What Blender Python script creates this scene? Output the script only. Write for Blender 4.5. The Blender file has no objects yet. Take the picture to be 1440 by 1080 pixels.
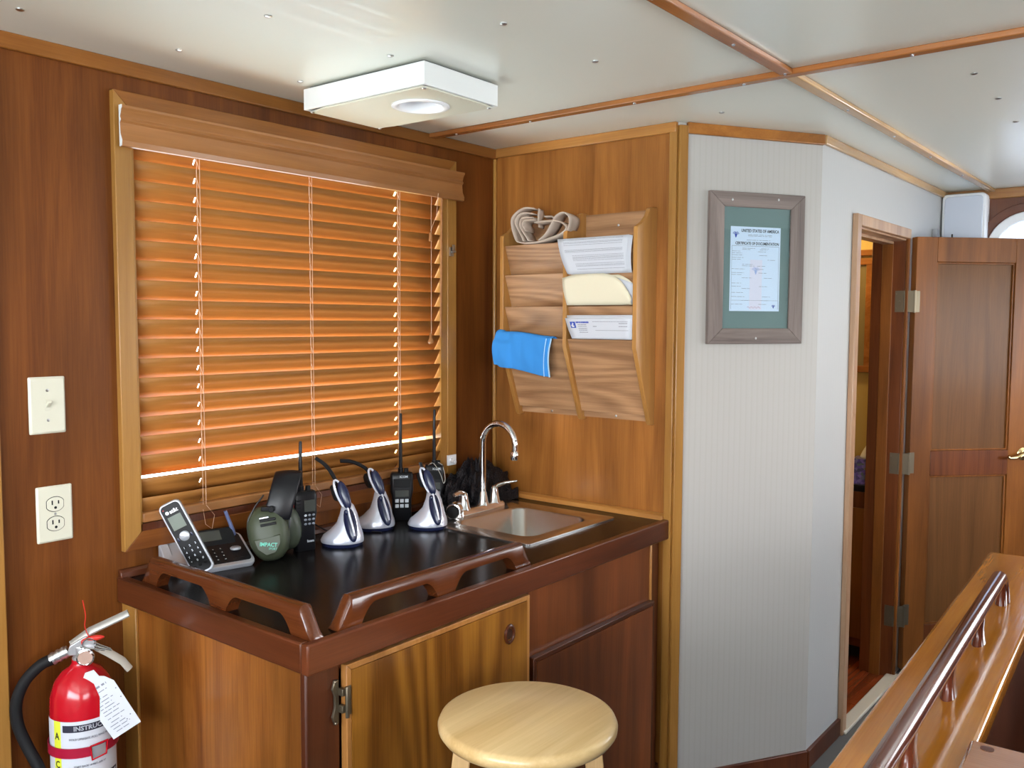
import bpy, bmesh, math, random
from mathutils import Vector, Matrix, Euler
random.seed(7)
S = bpy.context.scene
C = S.collection
PI = math.pi
R = math.radians

# ------------------------------------------------------------------ camera
cam_d = bpy.data.cameras.new('camera')
cam_o = bpy.data.objects.new('camera', cam_d); C.objects.link(cam_o)
_y, _p, _r = R(38.7256), R(-3.9778), R(0.2486)
fw = Vector((math.cos(_y)*math.cos(_p), math.sin(_y)*math.cos(_p), math.sin(_p)))
rt0 = Vector((math.sin(_y), -math.cos(_y), 0)); up0 = rt0.cross(fw)
rt = rt0*math.cos(_r) + up0*math.sin(_r); up = up0*math.cos(_r) - rt0*math.sin(_r)
mw = Matrix((rt, up, -fw)).transposed().to_4x4(); mw.translation = (-2.4853, -2.0767, 1.53)
cam_o.matrix_world = mw
cam_d.sensor_width = 36; cam_d.lens = 1247.75/1440*36; cam_d.clip_start = .02
S.camera = cam_o
S.view_settings.view_transform = 'Standard'; S.view_settings.look = 'None'
S.view_settings.gamma = 1; S.view_settings.exposure = -0.10
try: S.view_settings.use_curve_mapping = False
except Exception: pass

# ------------------------------------------------------------------ world and lights
H = 2.147
w = bpy.data.worlds.new('world'); S.world = w; w.use_nodes = True
wn_ = w.node_tree.nodes; wl_ = w.node_tree.links; bg = wn_['Background']; bg.inputs[1].default_value = 14
_tc = wn_.new('ShaderNodeTexCoord'); _sx = wn_.new('ShaderNodeSeparateXYZ'); _wr = wn_.new('ShaderNodeValToRGB')
wl_.new(_tc.outputs['Generated'], _sx.inputs[0]); wl_.new(_sx.outputs['Z'], _wr.inputs[0]); wl_.new(_wr.outputs[0], bg.inputs[0])
_wr.color_ramp.elements[0].position = 0; _wr.color_ramp.elements[0].color = (1, 1, 1, 1); _wr.color_ramp.elements[1].position = 1; _wr.color_ramp.elements[1].color = (.45, .65, 1, 1)
_mr = wn_.new('ShaderNodeMath'); _mr.operation = 'GREATER_THAN'; _mr.inputs[1].default_value = -.02; wl_.new(_sx.outputs['Z'], _mr.inputs[0])
_mx = wn_.new('ShaderNodeMix'); _mx.data_type = 'RGBA'; _mx.inputs[6].default_value = (.62, .68, .70, 1); wl_.new(_mr.outputs[0], _mx.inputs[0]); wl_.new(_wr.outputs[0], _mx.inputs[7]); wl_.new(_mx.outputs[2], bg.inputs[0])

def area(name, loc, look, sx, sy, power, col=(1, 1, 1), spread=180):
    d = bpy.data.lights.new(name, 'AREA'); d.shape = 'RECTANGLE'; d.size = sx; d.size_y = sy
    d.energy = power; d.color = col; d.spread = R(spread)
    o = bpy.data.objects.new(name, d); C.objects.link(o); o.location = loc
    o.rotation_euler = (Vector(look)-Vector(loc)).to_track_quat('-Z', 'Y').to_euler()
    return o
# daylight through the boat's other windows (starboard side, forward windscreen, far bulkhead)
area('starboard_daylight', (-2.4, -3.93, 1.42), (-2.2, -2.0, 2.7), 1.5, .75, 4, (.90, .96, 1), 150)
area('starboard_aft_daylight', (1.3, -3.93, 1.42), (1.2, -2.0, 2.3), .7, .55, 9, (.88, .94, 1), 150)
area('windscreen_daylight', (-4.02, -2.0, 1.45), (-2.5, -1.9, 2.25), 3.0, .75, 48, (.84, .93, 1), 140)
area('far_daylight', (2.18, -2.75, 1.5), (1.1, -2.5, 2.6), 1.0, .6, 34, (.90, .95, 1), 140)
sd = bpy.data.lights.new('sun', 'SUN'); sd.energy = 42; sd.angle = R(8); sd.color = (1, .93, .82)
so = bpy.data.objects.new('sun', sd); C.objects.link(so); so.rotation_euler = Vector((.12, -.94, -.30)).to_track_quat('-Z', 'Y').to_euler()

# ------------------------------------------------------------------ mesh builder
def smooth(me, ang=35):
    me.polygons.foreach_set('use_smooth', [True]*len(me.polygons))
    me.set_sharp_from_angle(angle=R(ang))
AX = {'x': lambda a, b, c: (c, a, b), 'y': lambda a, b, c: (a, c, b), 'z': lambda a, b, c: (a, b, c)}
class B:
    def __init__(s): s.v = []; s.f = []; s.m = []; s.M = Matrix.Identity(4); s.mi = 0
    def add(s, vs, fs):
        n = len(s.v); s.v += [tuple(s.M @ Vector(q)) for q in vs]
        for f in fs: s.f.append([n+i for i in f]); s.m.append(s.mi)
    def mat(s, i): s.mi = i; return s
    def box(s, x0, x1, y0, y1, z0, z1):
        x0, x1 = sorted((x0, x1)); y0, y1 = sorted((y0, y1)); z0, z1 = sorted((z0, z1))
        s.add([(x0,y0,z0),(x1,y0,z0),(x1,y1,z0),(x0,y1,z0),(x0,y0,z1),(x1,y0,z1),(x1,y1,z1),(x0,y1,z1)],
              [(0,3,2,1),(4,5,6,7),(0,1,5,4),(1,2,6,5),(2,3,7,6),(3,0,4,7)]); return s
    def prism(s, pts, ax, a0, a1):
        n = len(pts); q = AX[ax]
        s.add([q(a, b, a0) for a, b in pts] + [q(a, b, a1) for a, b in pts],
              [tuple(range(n))[::-1], tuple(range(n, 2*n))] + [(i, (i+1) % n, n+(i+1) % n, n+i) for i in range(n)]); return s
    def loft(s, rings, cap=True):
        n = len(rings[0]); vs = [p for r in rings for p in r]; fs = []
        for k in range(len(rings)-1):
            for i in range(n):
                j = (i+1) % n; fs.append((k*n+i, k*n+j, (k+1)*n+j, (k+1)*n+i))
        if cap: fs.append(tuple(range(n))[::-1]); fs.append(tuple(range((len(rings)-1)*n, len(rings)*n)))
        s.add(vs, fs); return s
    def lathe(s, prof, seg=24, at=(0,0,0), rx=1, ry=1, cap=True):
        rings = [[(at[0]+r*rx*math.cos(2*PI*i/seg), at[1]+r*ry*math.sin(2*PI*i/seg), at[2]+z) for i in range(seg)] for r, z in prof]
        return s.loft(rings, cap)
    def tube(s, pts, r, seg=8, flat=1):
        pts = [Vector(p) for p in pts]; rings = []
        rr = r if isinstance(r, (list, tuple)) else [r]*len(pts)
        ref = None
        for i, p in enumerate(pts):
            d = (pts[min(i+1, len(pts)-1)] - pts[max(i-1, 0)]).normalized()
            if ref is None: ref = d.orthogonal().normalized()
            ref = (ref - d*ref.dot(d)).normalized(); b = d.cross(ref)
            rings.append([tuple(p + ref*rr[i]*math.cos(2*PI*k/seg) + b*rr[i]*flat*math.sin(2*PI*k/seg)) for k in range(seg)])
        return s.loft(rings)
    def cyl(s, a, b, r, seg=12): return s.tube([a, b], r, seg)
    def ell(s, c, r, nu=16, nv=10, rot=None):
        M0 = s.M.copy(); s.M = s.M @ Matrix.Translation(c)
        if rot: s.M = s.M @ Euler([R(a) for a in rot]).to_matrix().to_4x4()
        rings = [[(r[0]*math.sin(PI*(j+.001)/(nv+.002))*math.cos(2*PI*i/nu), r[1]*math.sin(PI*(j+.001)/(nv+.002))*math.sin(2*PI*i/nu), -r[2]*math.cos(PI*j/nv)) for i in range(nu)] for j in range(nv+1)]
        s.loft(rings); s.M = M0; return s
    def grid(s, fn, nu, nv):
        s.add([fn(i/nu, j/nv) for j in range(nv+1) for i in range(nu+1)],
              [(j*(nu+1)+i, j*(nu+1)+i+1, (j+1)*(nu+1)+i+1, (j+1)*(nu+1)+i) for j in range(nv) for i in range(nu)]); return s
    def build(s, name, mats, parent=None, bevel=0, solid=0, sub=0, ang=35, kind=None, seg=2):
        me = bpy.data.meshes.new(name); me.from_pydata(s.v, [], s.f)
        for m in (mats if isinstance(mats, (list, tuple)) else [mats]): me.materials.append(m)
        me.polygons.foreach_set('material_index', s.m)
        bm = bmesh.new(); bm.from_mesh(me)
        if not solid: bmesh.ops.recalc_face_normals(bm, faces=bm.faces)
        bm.to_mesh(me); bm.free()
        smooth(me, ang)
        o = bpy.data.objects.new(name, me); C.objects.link(o)
        if parent: o.parent = parent
        if solid: md = o.modifiers.new('s', 'SOLIDIFY'); md.thickness = solid; md.offset = 0
        if sub: md = o.modifiers.new('u', 'SUBSURF'); md.levels = sub; md.render_levels = sub
        if bevel:
            md = o.modifiers.new('b', 'BEVEL'); md.width = bevel; md.segments = seg; md.limit_method = 'ANGLE'; md.angle_limit = R(40)
            md.harden_normals = False
        if kind: o['kind'] = kind
        return o
def frame(o, X, Y, Z):
    m = Matrix((Vector(X), Vector(Y), Vector(Z))).transposed().to_4x4(); m.translation = o; return m
def empty(name, loc=(0,0,0), rz=0, M=None, parent=None):
    o = bpy.data.objects.new(name, None); C.objects.link(o); o.empty_display_size = .05
    if M is not None: o.matrix_world = M
    else: o.location = loc; o.rotation_euler = (0, 0, R(rz))
    if parent: o.parent = parent
    return o
def tag(o, label, cat, group=None):
    o['label'] = label; o['category'] = cat
    if group: o['group'] = group
    return o
def thing(name, label, cat, loc=(0,0,0), rz=0, group=None, M=None): return tag(empty(name, loc, rz, M), label, cat, group)
def st(o): o['kind'] = 'structure'; return o
def text(body, size, mat, parent, M, name='lettering', bend=None, sx=1, bold=0, ax='CENTER', depth=.0004):
    c = bpy.data.curves.new('t', 'FONT'); c.body = body; c.size = size; c.align_x = ax; c.align_y = 'CENTER'
    c.offset = bold; c.extrude = depth; c.resolution_u = 2
    o = bpy.data.objects.new('t', c); C.objects.link(o)
    dg = bpy.context.evaluated_depsgraph_get(); dg.update()
    me = bpy.data.meshes.new_from_object(o.evaluated_get(dg)); bpy.data.objects.remove(o)
    for v in me.vertices:
        p = Vector((v.co.x*sx, v.co.y, v.co.z))
        if bend: p = Vector(bend(p))
        v.co = M @ p
    me.materials.clear(); me.materials.append(mat); me.name = name
    q = bpy.data.objects.new(name, me); C.objects.link(q)
    if parent: q.parent = parent
    return q

# ------------------------------------------------------------------ materials
def pm(name, col, rough=.5, metal=0, coat=0, spec=.5, trans=0, emit=0):
    m = bpy.data.materials.new(name); m.use_nodes = True
    b = m.node_tree.nodes['Principled BSDF']
    b.inputs['Base Color'].default_value = (*col, 1); b.inputs['Roughness'].default_value = rough
    b.inputs['Metallic'].default_value = metal; b.inputs['Coat Weight'].default_value = coat
    b.inputs['Specular IOR Level'].default_value = spec
    b.inputs['Transmission Weight'].default_value = trans
    if emit: b.inputs['Emission Color'].default_value = (*col, 1); b.inputs['Emission Strength'].default_value = emit
    # a little unevenness so that no surface is perfectly plain
    n = m.node_tree.nodes; l = m.node_tree.links
    tc = n.new('ShaderNodeTexCoord'); no = n.new('ShaderNodeTexNoise'); no.inputs['Scale'].default_value = 35; no.inputs['Detail'].default_value = 4
    l.new(tc.outputs['Object'], no.inputs['Vector'])
    mr = n.new('ShaderNodeMapRange'); mr.inputs['To Min'].default_value = rough*.98; mr.inputs['To Max'].default_value = min(rough*1.02, 1)
    l.new(no.outputs['Fac'], mr.inputs['Value']); l.new(mr.outputs['Result'], b.inputs['Roughness'])
    return m
def wood(name, dark, light, axis='z', s=1.0, rough=.35, coat=.15, cath=0, blotch=.35, bump=.15, spec=.4):
    m = pm(name, light, rough, 0, coat, spec); nt = m.node_tree; n = nt.nodes; l = nt.links
    b = n['Principled BSDF']; b.inputs['Coat Roughness'].default_value = .12
    tc = n.new('ShaderNodeTexCoord')
    def mapped(across, along):
        mp = n.new('ShaderNodeMapping'); sc = [across*s]*3; sc['xyz'.index(axis)] = along*s
        mp.inputs['Scale'].default_value = sc; mp.inputs['Location'].default_value = (3.1, 7.7, 1.3)
        l.new(tc.outputs['Object'], mp.inputs['Vector']); return mp
    n1 = n.new('ShaderNodeTexNoise'); n1.inputs['Scale'].default_value = 1; n1.inputs['Detail'].default_value = 7
    n1.inputs['Roughness'].default_value = .62; n1.inputs['Distortion'].default_value = 1.2
    l.new(mapped(11, .8).outputs[0], n1.inputs['Vector'])
    src = n1.outputs['Fac']
    if cath:
        cn = n.new('ShaderNodeTexNoise'); cn.inputs['Scale'].default_value = 1; cn.inputs['Detail'].default_value = 1.5; cn.inputs['Roughness'].default_value = .35
        l.new(mapped(5.5, .75).outputs[0], cn.inputs['Vector'])
        mm = n.new('ShaderNodeMath'); mm.operation = 'MULTIPLY'; mm.inputs[1].default_value = 75; l.new(cn.outputs['Fac'], mm.inputs[0])
        wv0 = n.new('ShaderNodeMath'); wv0.operation = 'SINE'; l.new(mm.outputs[0], wv0.inputs[0])
        wv = n.new('ShaderNodeMapRange'); wv.inputs['From Min'].default_value = -1; l.new(wv0.outputs[0], wv.inputs['Value'])
        mx = n.new('ShaderNodeMix'); mx.inputs['Factor'].default_value = cath
        l.new(n1.outputs['Fac'], mx.inputs[2]); l.new(wv.outputs['Result'], mx.inputs[3]); src = mx.outputs[0]
    fine = n.new('ShaderNodeTexNoise'); fine.inputs['Scale'].default_value = 1; fine.inputs['Detail'].default_value = 3
    l.new(mapped(260, 7).outputs[0], fine.inputs['Vector'])
    ad = n.new('ShaderNodeMath'); ad.operation = 'MULTIPLY_ADD'; ad.inputs[1].default_value = .28
    l.new(fine.outputs['Fac'], ad.inputs[0]); l.new(src, ad.inputs[2])
    cr = n.new('ShaderNodeValToRGB'); e = cr.color_ramp.elements
    e[0].position = .42; e[0].color = (*dark, 1); e[1].position = .85; e[1].color = (*light, 1)
    l.new(ad.outputs[0], cr.inputs['Fac'])
    nb = n.new('ShaderNodeTexNoise'); nb.inputs['Scale'].default_value = 1; nb.inputs['Detail'].default_value = 2
    l.new(mapped(4, 1.2).outputs[0], nb.inputs['Vector'])
    mb = n.new('ShaderNodeMapRange'); mb.inputs['From Min'].default_value = .3; mb.inputs['From Max'].default_value = .7
    mb.inputs['To Min'].default_value = 1-blotch; mb.inputs['To Max'].default_value = 1+blotch*.5
    l.new(nb.outputs['Fac'], mb.inputs['Value'])
    mu = n.new('ShaderNodeMix'); mu.data_type = 'RGBA'; mu.blend_type = 'MULTIPLY'; mu.inputs['Factor'].default_value = 1
    l.new(cr.outputs['Color'], mu.inputs[6]); l.new(mb.outputs['Result'], mu.inputs[7])
    l.new(mu.outputs[2], b.inputs['Base Color'])
    bp = n.new('ShaderNodeBump'); bp.inputs['Strength'].default_value = bump; bp.inputs['Distance'].default_value = .001
    l.new(fine.outputs['Fac'], bp.inputs['Height']); l.new(bp.outputs['Normal'], b.inputs['Normal'])
    return m
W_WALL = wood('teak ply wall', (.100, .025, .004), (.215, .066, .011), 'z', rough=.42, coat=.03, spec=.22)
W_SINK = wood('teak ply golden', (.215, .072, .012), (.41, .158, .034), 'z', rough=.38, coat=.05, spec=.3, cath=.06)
W_CASE = wood('golden oak casing', (.30, .130, .024), (.44, .215, .050), 'z', rough=.35, blotch=.2)
W_CASEX = wood('golden oak casing across', (.36, .15, .035), (.54, .27, .075), 'x', rough=.35, blotch=.2)
W_WALLX = wood('teak board across', (.13, .035, .006), (.25, .08, .016), 'x', rough=.35, coat=.05, spec=.25)
W_CROWN = wood('crown moulding teak', (.22, .075, .014), (.36, .14, .03), 'x', rough=.35, spec=.25)
W_CROWNY = wood('crown moulding teak depth', (.30, .11, .024), (.52, .24, .06), 'y', rough=.3)
W_BATX = wood('ceiling batten long', (.27, .085, .02), (.47, .18, .05), 'x', rough=.25)
W_BATY = wood('ceiling batten cross', (.27, .085, .02), (.47, .18, .05), 'y', rough=.25)
W_MAH = wood('mahogany edge', (.050, .012, .004), (.125, .032, .011), 'x', rough=.3, coat=.2, spec=.3)
W_MAHY = wood('mahogany edge depth', (.062, .014, .005), (.145, .038, .012), 'y', rough=.3, coat=.2, spec=.3)
W_FID = wood('varnished fiddle rail', (.085, .019, .005), (.195, .052, .014), 'x', rough=.2, coat=.5, spec=.3)
W_CAB = wood('cabinet end ply', (.17, .046, .007), (.47, .172, .032), 'z', rough=.32, coat=.15, blotch=.5, spec=.3)
W_DOORA = wood('cabinet door figured ply', (.15, .048, .005), (.36, .145, .018), 'z', s=.9, rough=.35, cath=.30, blotch=.3, spec=.3)
W_DOORE = wood('door edging teak', (.34, .13, .03), (.55, .25, .07), 'z', rough=.3)
W_DOORB = wood('red ply', (.105, .026, .007), (.225, .062, .015), 'z', rough=.35, spec=.3)
W_RED = wood('dark red stile', (.060, .013, .005), (.13, .034, .011), 'z', rough=.35)
W_STOOL = wood('pale birch', (.66, .43, .18), (.90, .66, .34), 'x', rough=.32, coat=.35, blotch=.15, s=.7, bump=.05)
W_STOOLZ = wood('pale birch leg', (.56, .34, .145), (.76, .52, .26), 'z', rough=.35, coat=.2, blotch=.15)
W_OAKS = wood('rack oak side', (.36, .155, .035), (.53, .26, .07), 'z', rough=.4, blotch=.15)
W_OAKP = wood('rack oak panel', (.27, .13, .058), (.56, .31, .155), 'y', s=1.3, rough=.45, cath=.22, blotch=.2)
W_LEAF = wood('cabin door teak', (.17, .052, .009), (.33, .112, .021), 'z', rough=.4, spec=.25, coat=.05)
W_LEAFP = wood('cabin door panel', (.115, .044, .011), (.20, .080, .022), 'z', rough=.45, blotch=.15, spec=.25, coat=.05)
W_COAM = wood('coaming cap varnish', (.38, .12, .010), (.58, .235, .03), 'x', rough=.12, coat=.45, blotch=.3)
W_COAM2 = wood('coaming rail varnish', (.060, .013, .007), (.13, .032, .014), 'x', rough=.16, coat=.35, spec=.3)
W_PARQ = wood('red parquet', (.10, .018, .006), (.30, .062, .018), 'x', rough=.2, coat=.4)
W_GREY = wood('weathered grey frame', (.115, .085, .075), (.30, .24, .215), 'y', rough=.6, coat=0, blotch=.25)
W_GREYX = wood('weathered grey frame across', (.115, .085, .075), (.30, .24, .215), 'x', rough=.6, coat=0, blotch=.25)
W_VAL = wood('blind valance', (.27, .108, .030), (.42, .18, .060), 'x', rough=.4, blotch=.12)
W_DARK = wood('stairwell dark ply', (.035, .012, .006), (.08, .03, .015), 'z', rough=.4)
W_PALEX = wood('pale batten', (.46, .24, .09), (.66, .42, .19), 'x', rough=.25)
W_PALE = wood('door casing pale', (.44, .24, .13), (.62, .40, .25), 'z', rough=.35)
CEIL = pm('ceiling panel cream', (.78, .80, .72), .30, coat=.1)
WHITE = pm('white enamel', (.76, .77, .76), .3)
WHITEG = pm('white gloss trim', (.86, .87, .90), .2)
IVORY = pm('ivory plate', (.66, .64, .52), .35)
IVORYD = pm('ivory device', (.66, .64, .53), .3)
BLACK = pm('black plastic', (.008, .008, .010), .3, spec=.25)
BLACKM = pm('matt black rubber', (.010, .010, .011), .6, spec=.2)
BLUEB = pm('blue black plastic', (.012, .016, .05), .25)
KEYS = pm('light key legend', (.55, .60, .66), .4)
SILV = pm('silver plastic', (.52, .54, .60), .28, .5)
PEARL = pm('pearl silver plastic', (.66, .68, .78), .25, .45, .3)
CHROME = pm('chrome', (.78, .78, .80), .09, 1)
STEEL = pm('brushed steel', (.62, .60, .57), .27, 1)
BRASS = pm('aged brass', (.62, .48, .25), .25, 1)
NICK = pm('nickel hinge', (.20, .165, .115), .4, .9)
SCREW = pm('screw steel', (.50, .50, .50), .3, 1)
LCD = pm('grey lcd', (.16, .19, .16), .25)
LCDD = pm('dark lcd', (.055, .06, .055), .2)
OLIVE = pm('olive plastic', (.055, .066, .040), .4, spec=.3)
OLIVED = pm('dark olive plastic', (.05, .062, .042), .4)
TEAL = pm('teal print', (.12, .55, .42), .5)
REDP = pm('red plastic', (.62, .03, .02), .3)
REDX = pm('extinguisher red enamel', (.50, .006, .016), .2, 0, .25)
PAPER = pm('white paper', (.62, .64, .70), .7)
PAPER2 = pm('inner paper', (.66, .68, .74), .7)
INK = pm('grey ink', (.22, .23, .28), .7)
INKD = pm('dark ink', (.02, .02, .04), .6)
INKB = pm('blue ink', (.03, .07, .42), .6)
MANILA = pm('manila card', (.80, .73, .55), .6)
YELL = pm('yellow label', (.75, .80, .05), .5)
CLOTH = pm('blue microfibre', (.05, .28, .72), .9, spec=.2)
CLOTHE = pm('pale blue hem', (.42, .68, .90), .8)
STRAP = pm('tan woven strap', (.50, .40, .33), .8, spec=.2)
MAT = pm('sea green mat board', (.17, .235, .235), .7)
CERT = pm('certificate paper', (.72, .80, .98), .6)
CERTP = pm('certificate pink centre', (.80, .75, .90), .6)
CARPET = pm('grey carpet', (.13, .125, .12), .95, spec=.1)
SILL = pm('threshold pale', (.60, .56, .48), .45)
BAG = pm('black nylon netting', (.010, .008, .010), .55, spec=.25)
CORD = pm('blind cord', (.62, .40, .27), .6)
WARM = pm('cream painted head wall', (.60, .40, .11), .6)
MUST = pm('olive mirror reflection', (.26, .19, .085), .2)
WHITEC = pm('white towel', (.80, .76, .68), .9)
COUNTER = pm('dark laminate', (.008, .0065, .0065), .22, spec=.10)
GLASSF = pm('frosted port pane', (.62, .68, .80), .5)
def bead(name, col, pitch, depth, ang=0):
    m = pm(name, col, .5); nt = m.node_tree; n = nt.nodes; l = nt.links
    tc = n.new('ShaderNodeTexCoord'); wv = n.new('ShaderNodeTexWave'); wv.bands_direction = 'X'
    wv.inputs['Scale'].default_value = 2*PI/20/pitch; wv.inputs['Distortion'].default_value = .15
    mp = n.new('ShaderNodeMapping'); mp.inputs['Rotation'].default_value = (0, 0, R(ang))
    l.new(tc.outputs['Object'], mp.inputs[0]); l.new(mp.outputs[0], wv.inputs['Vector'])
    cr = n.new('ShaderNodeValToRGB'); e = cr.color_ramp.elements
    e[0].position = .0; e[0].color = (col[0]*.965, col[1]*.96, col[2]*.94, 1); e[1].position = .35; e[1].color = (*col, 1)
    l.new(wv.outputs['Fac'], cr.inputs[0]); l.new(cr.outputs[0], n['Principled BSDF'].inputs['Base Color'])
    bp = n.new('ShaderNodeBump'); bp.inputs['Strength'].default_value = depth; bp.inputs['Distance'].default_value = .001
    l.new(wv.outputs['Fac'], bp.inputs['Height']); l.new(bp.outputs[0], n['Principled BSDF'].inputs['Normal'])
    return m
BEADD = bead('cream beadboard', (.44, .418, .392), .021, .10, 31.4)
BEADX = bead('cream beadboard fine', (.50, .50, .495), .012, .08)
# blind slats: wood-look vinyl that lets some daylight through
SLAT = wood('blind slat', (.26, .102, .020), (.37, .157, .038), 'x', rough=.45, blotch=.1, bump=.05, spec=.2, coat=0)
def _translucent(m, fac, col):
    nt = m.node_tree; n = nt.nodes; l = nt.links; b = n['Principled BSDF']; out = n['Material Output']
    t = n.new('ShaderNodeBsdfTranslucent'); t.inputs[0].default_value = (*col, 1)
    mx = n.new('ShaderNodeMixShader'); mx.inputs[0].default_value = fac
    l.new(b.outputs[0], mx.inputs[1]); l.new(t.outputs[0], mx.inputs[2]); l.new(mx.outputs[0], out.inputs[0])
_translucent(SLAT, .02, (.95, .47, .15))
_translucent(GLASSF, .5, (.8, .86, .95))
GLASS = bpy.data.materials.new('window glass'); GLASS.use_nodes = True
_n = GLASS.node_tree.nodes; _l = GLASS.node_tree.links; _n.remove(_n['Principled BSDF'])
_t = _n.new('ShaderNodeBsdfTransparent'); _t.inputs[0].default_value = (.93, .96, .96, 1); _g = _n.new('ShaderNodeBsdfGlossy'); _g.inputs['Roughness'].default_value = .02
_f = _n.new('ShaderNodeFresnel'); _x = _n.new('ShaderNodeMixShader')
_ge = _n.new('ShaderNodeNewGeometry'); _ms = _n.new('ShaderNodeMath'); _ms.operation = 'SUBTRACT'; _ms.inputs[0].default_value = 1; _l.new(_ge.outputs['Backfacing'], _ms.inputs[1])
_mu = _n.new('ShaderNodeMath'); _mu.operation = 'MULTIPLY'; _l.new(_f.outputs[0], _mu.inputs[0]); _l.new(_ms.outputs[0], _mu.inputs[1])
_l.new(_mu.outputs[0], _x.inputs[0]); _l.new(_t.outputs[0], _x.inputs[1]); _l.new(_g.outputs[0], _x.inputs[2]); _l.new(_x.outputs[0], _n['Material Output'].inputs[0])

# ------------------------------------------------------------------ room shell
wx0, wx1 = -1.375, -.300                       # window opening
b = B(); b.box(-4.1, wx0, 0, .055, 0, H+.05); b.box(wx1, .1, 0, .055, 0, H+.05)
b.box(wx0, wx1, 0, .055, 0, 1.03); b.box(wx0, wx1, 0, .055, 2.03, H+.05)
st(b.build('wall_left', W_WALL))
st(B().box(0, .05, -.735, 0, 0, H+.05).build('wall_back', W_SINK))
DX, DN = Vector((.8538, -.5206, 0)), Vector((-.5206, -.8538, 0))      # angled wall: along, outwards
D0 = Vector((0, -.735, 0))
def dp(s, z, n=0): return D0 + DX*s + DN*n + Vector((0, 0, z))
q = [(0, -.735), (.463, -1.017), (.50, -.96), (.05, -.69)]
st(B().prism(q, 'z', 0, H+.05).build('wall_angled', BEADD))
b = B(); b.box(.463, .80, -1.017, -.90, 0, H+.05); b.box(1.50, 2.15, -1.017, -.90, 0, H+.05); b.box(.80, 1.50, -1.017, -.90, 1.905, H+.05)
st(b.build('wall_right', BEADX))
# far bulkhead with openings: round-cornered port and a side window
b = B(); X0, X1 = 2.10, 2.18
b.box(X0, X1, -1.225, -.96, 0, H+.05); b.box(X0, X1, -1.695, -1.225, 0, 1.58); b.box(X0, X1, -1.695, -1.225, 2.0, H+.05)
b.box(X0, X1, -2.3, -1.695, 0, H+.05); b.box(X0, X1, -3.2, -2.3, 0, 1.2); b.box(X0, X1, -3.2, -2.3, 1.8, H+.05); b.box(X0, X1, -4.0, -3.2, 0, H+.05)
st(b.build('wall_far', W_DOORB))
b = B(); b.box(-4.1, 2.18, -4.08, -4.0, 0, 1.05); b.box(-4.1, 2.18, -4.08, -4.0, 1.85, H+.05)
for xa, xb in ((-4.1, -3.2), (-1.6, .9), (1.7, 2.18)): b.box(xa, xb, -4.08, -4.0, 1.05, 1.85)
st(b.build('wall_starboard', W_WALL))
b = B(); b.box(-4.18, -4.1, -4.08, .08, 0, 1.1); b.box(-4.18, -4.1, -4.08, .08, 1.9, H+.05)
for ya, yb in ((-4.08, -3.5), (-.5, .08)): b.box(-4.18, -4.1, ya, yb, 1.1, 1.9)
st(b.build('wall_behind', CEIL))
b = B(); b.box(-4.18, 2.2, -4.1, .10, H, H+.06); b.box(.04, 2.2, .10, .62, H, H+.06)
ceil = st(b.build('ceiling', CEIL))
def screw(x, y, z, parent, r=.006):
    return B().lathe([(.0005, -.003), (r*.6, -.003), (r, -.0012), (r, .0004)], 10, (x, y, z)).build('screw', SCREW, parent)
for x, y in [(-1.686, -.177), (-1.346, -.185), (-1.358, -.536), (-1.029, -.882), (-1.019, -.535), (-1.009, -.19), (-.69, -.885),
             (-.032, -1.565), (-.034, -.895), (.274, -1.564), (.25, -1.9), (.62, -1.55)]:
    screw(x, y, H-.0005, ceil, .008)
# floor with the stairwell opening left out
b = B(); b.box(-4.18, -1.9, -4.1, 0, -.04, 0); b.box(-1.9, .17, -1.66, 0, -.04, 0); b.box(-1.9, .17, -4.1, -2.75, -.04, 0); b.box(.17, 2.18, -4.1, -1.017, -.04, 0); b.box(.17, .80, -1.017, -.9, -.04, 0)
st(b.build('floor', CARPET))
b = B(); b.box(-1.9, .17, -2.75, -1.66, -.95, -.9)
b.box(.17, .20, -2.75, -1.66, -.9, -.04); b.box(-1.93, -1.9, -2.75, -1.66, -.9, -.04); b.box(-1.9, .17, -2.78, -2.75, -.9, -.04); b.box(-1.9, .17, -1.66, -1.63, -.9, -.04)
st(b.build('stairwell', W_DARK))

# trims
n = [0]
def trim(name, bld, m, bevel=.003): n[0] += 1; return st(bld.build('trim_%d' % n[0], m, bevel=bevel))
t = trim('', B().box(-4.1, 0, -.014, 0, H-.036, H), W_CROWN)
t = trim('', B().box(-.014, 0, -.735, -.014, H-.032, H), W_CROWNY)
def dbox(b, s0, s1, n0, n1, z0, z1):
    M0 = b.M; b.M = frame(D0, DX, (0, 0, 1), DN); b.box(s0, s1, z0, z1, n0, n1); b.M = M0; return b
t = trim('', dbox(B(), .028, .542, 0, .014, H-.034, H), W_CROWN)
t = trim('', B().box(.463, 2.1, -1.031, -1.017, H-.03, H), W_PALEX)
t = trim('', B().box(2.084, 2.10, -2.6, -1.03, H-.045, H), W_CROWNY)
bx = trim('', B().box(-4.1, -.352, -1.232, -1.200, H-.014, H), W_BATX)
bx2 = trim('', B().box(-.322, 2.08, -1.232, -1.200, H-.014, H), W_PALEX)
by = trim('', B().box(-.352, -.322, -4.0, -.012, H-.015, H), W_BATY)
for x in (-1.4, -1.0, -.65, -.36, .1, .55, 1.0, 1.5): screw(x, -1.216, H-.0142, bx, .004)
for y in (-.12, -.42, -.78, -1.10, -1.5, -1.9): screw(-.337, y, H-.0152, by, .004)
trim('', B().prism([(0, 0), (-.014, 0), (-.014, -.014), (0, -.014)], 'z', .925, H-.034), W_CASE, .006)          # bead in the corner
trim('', B().prism([(0, -.712), (-.013, -.712), (-.013, -.738), (0, -.738)], 'z', .0, H-.02), W_CASE, .002)     # post, wood side
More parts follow.
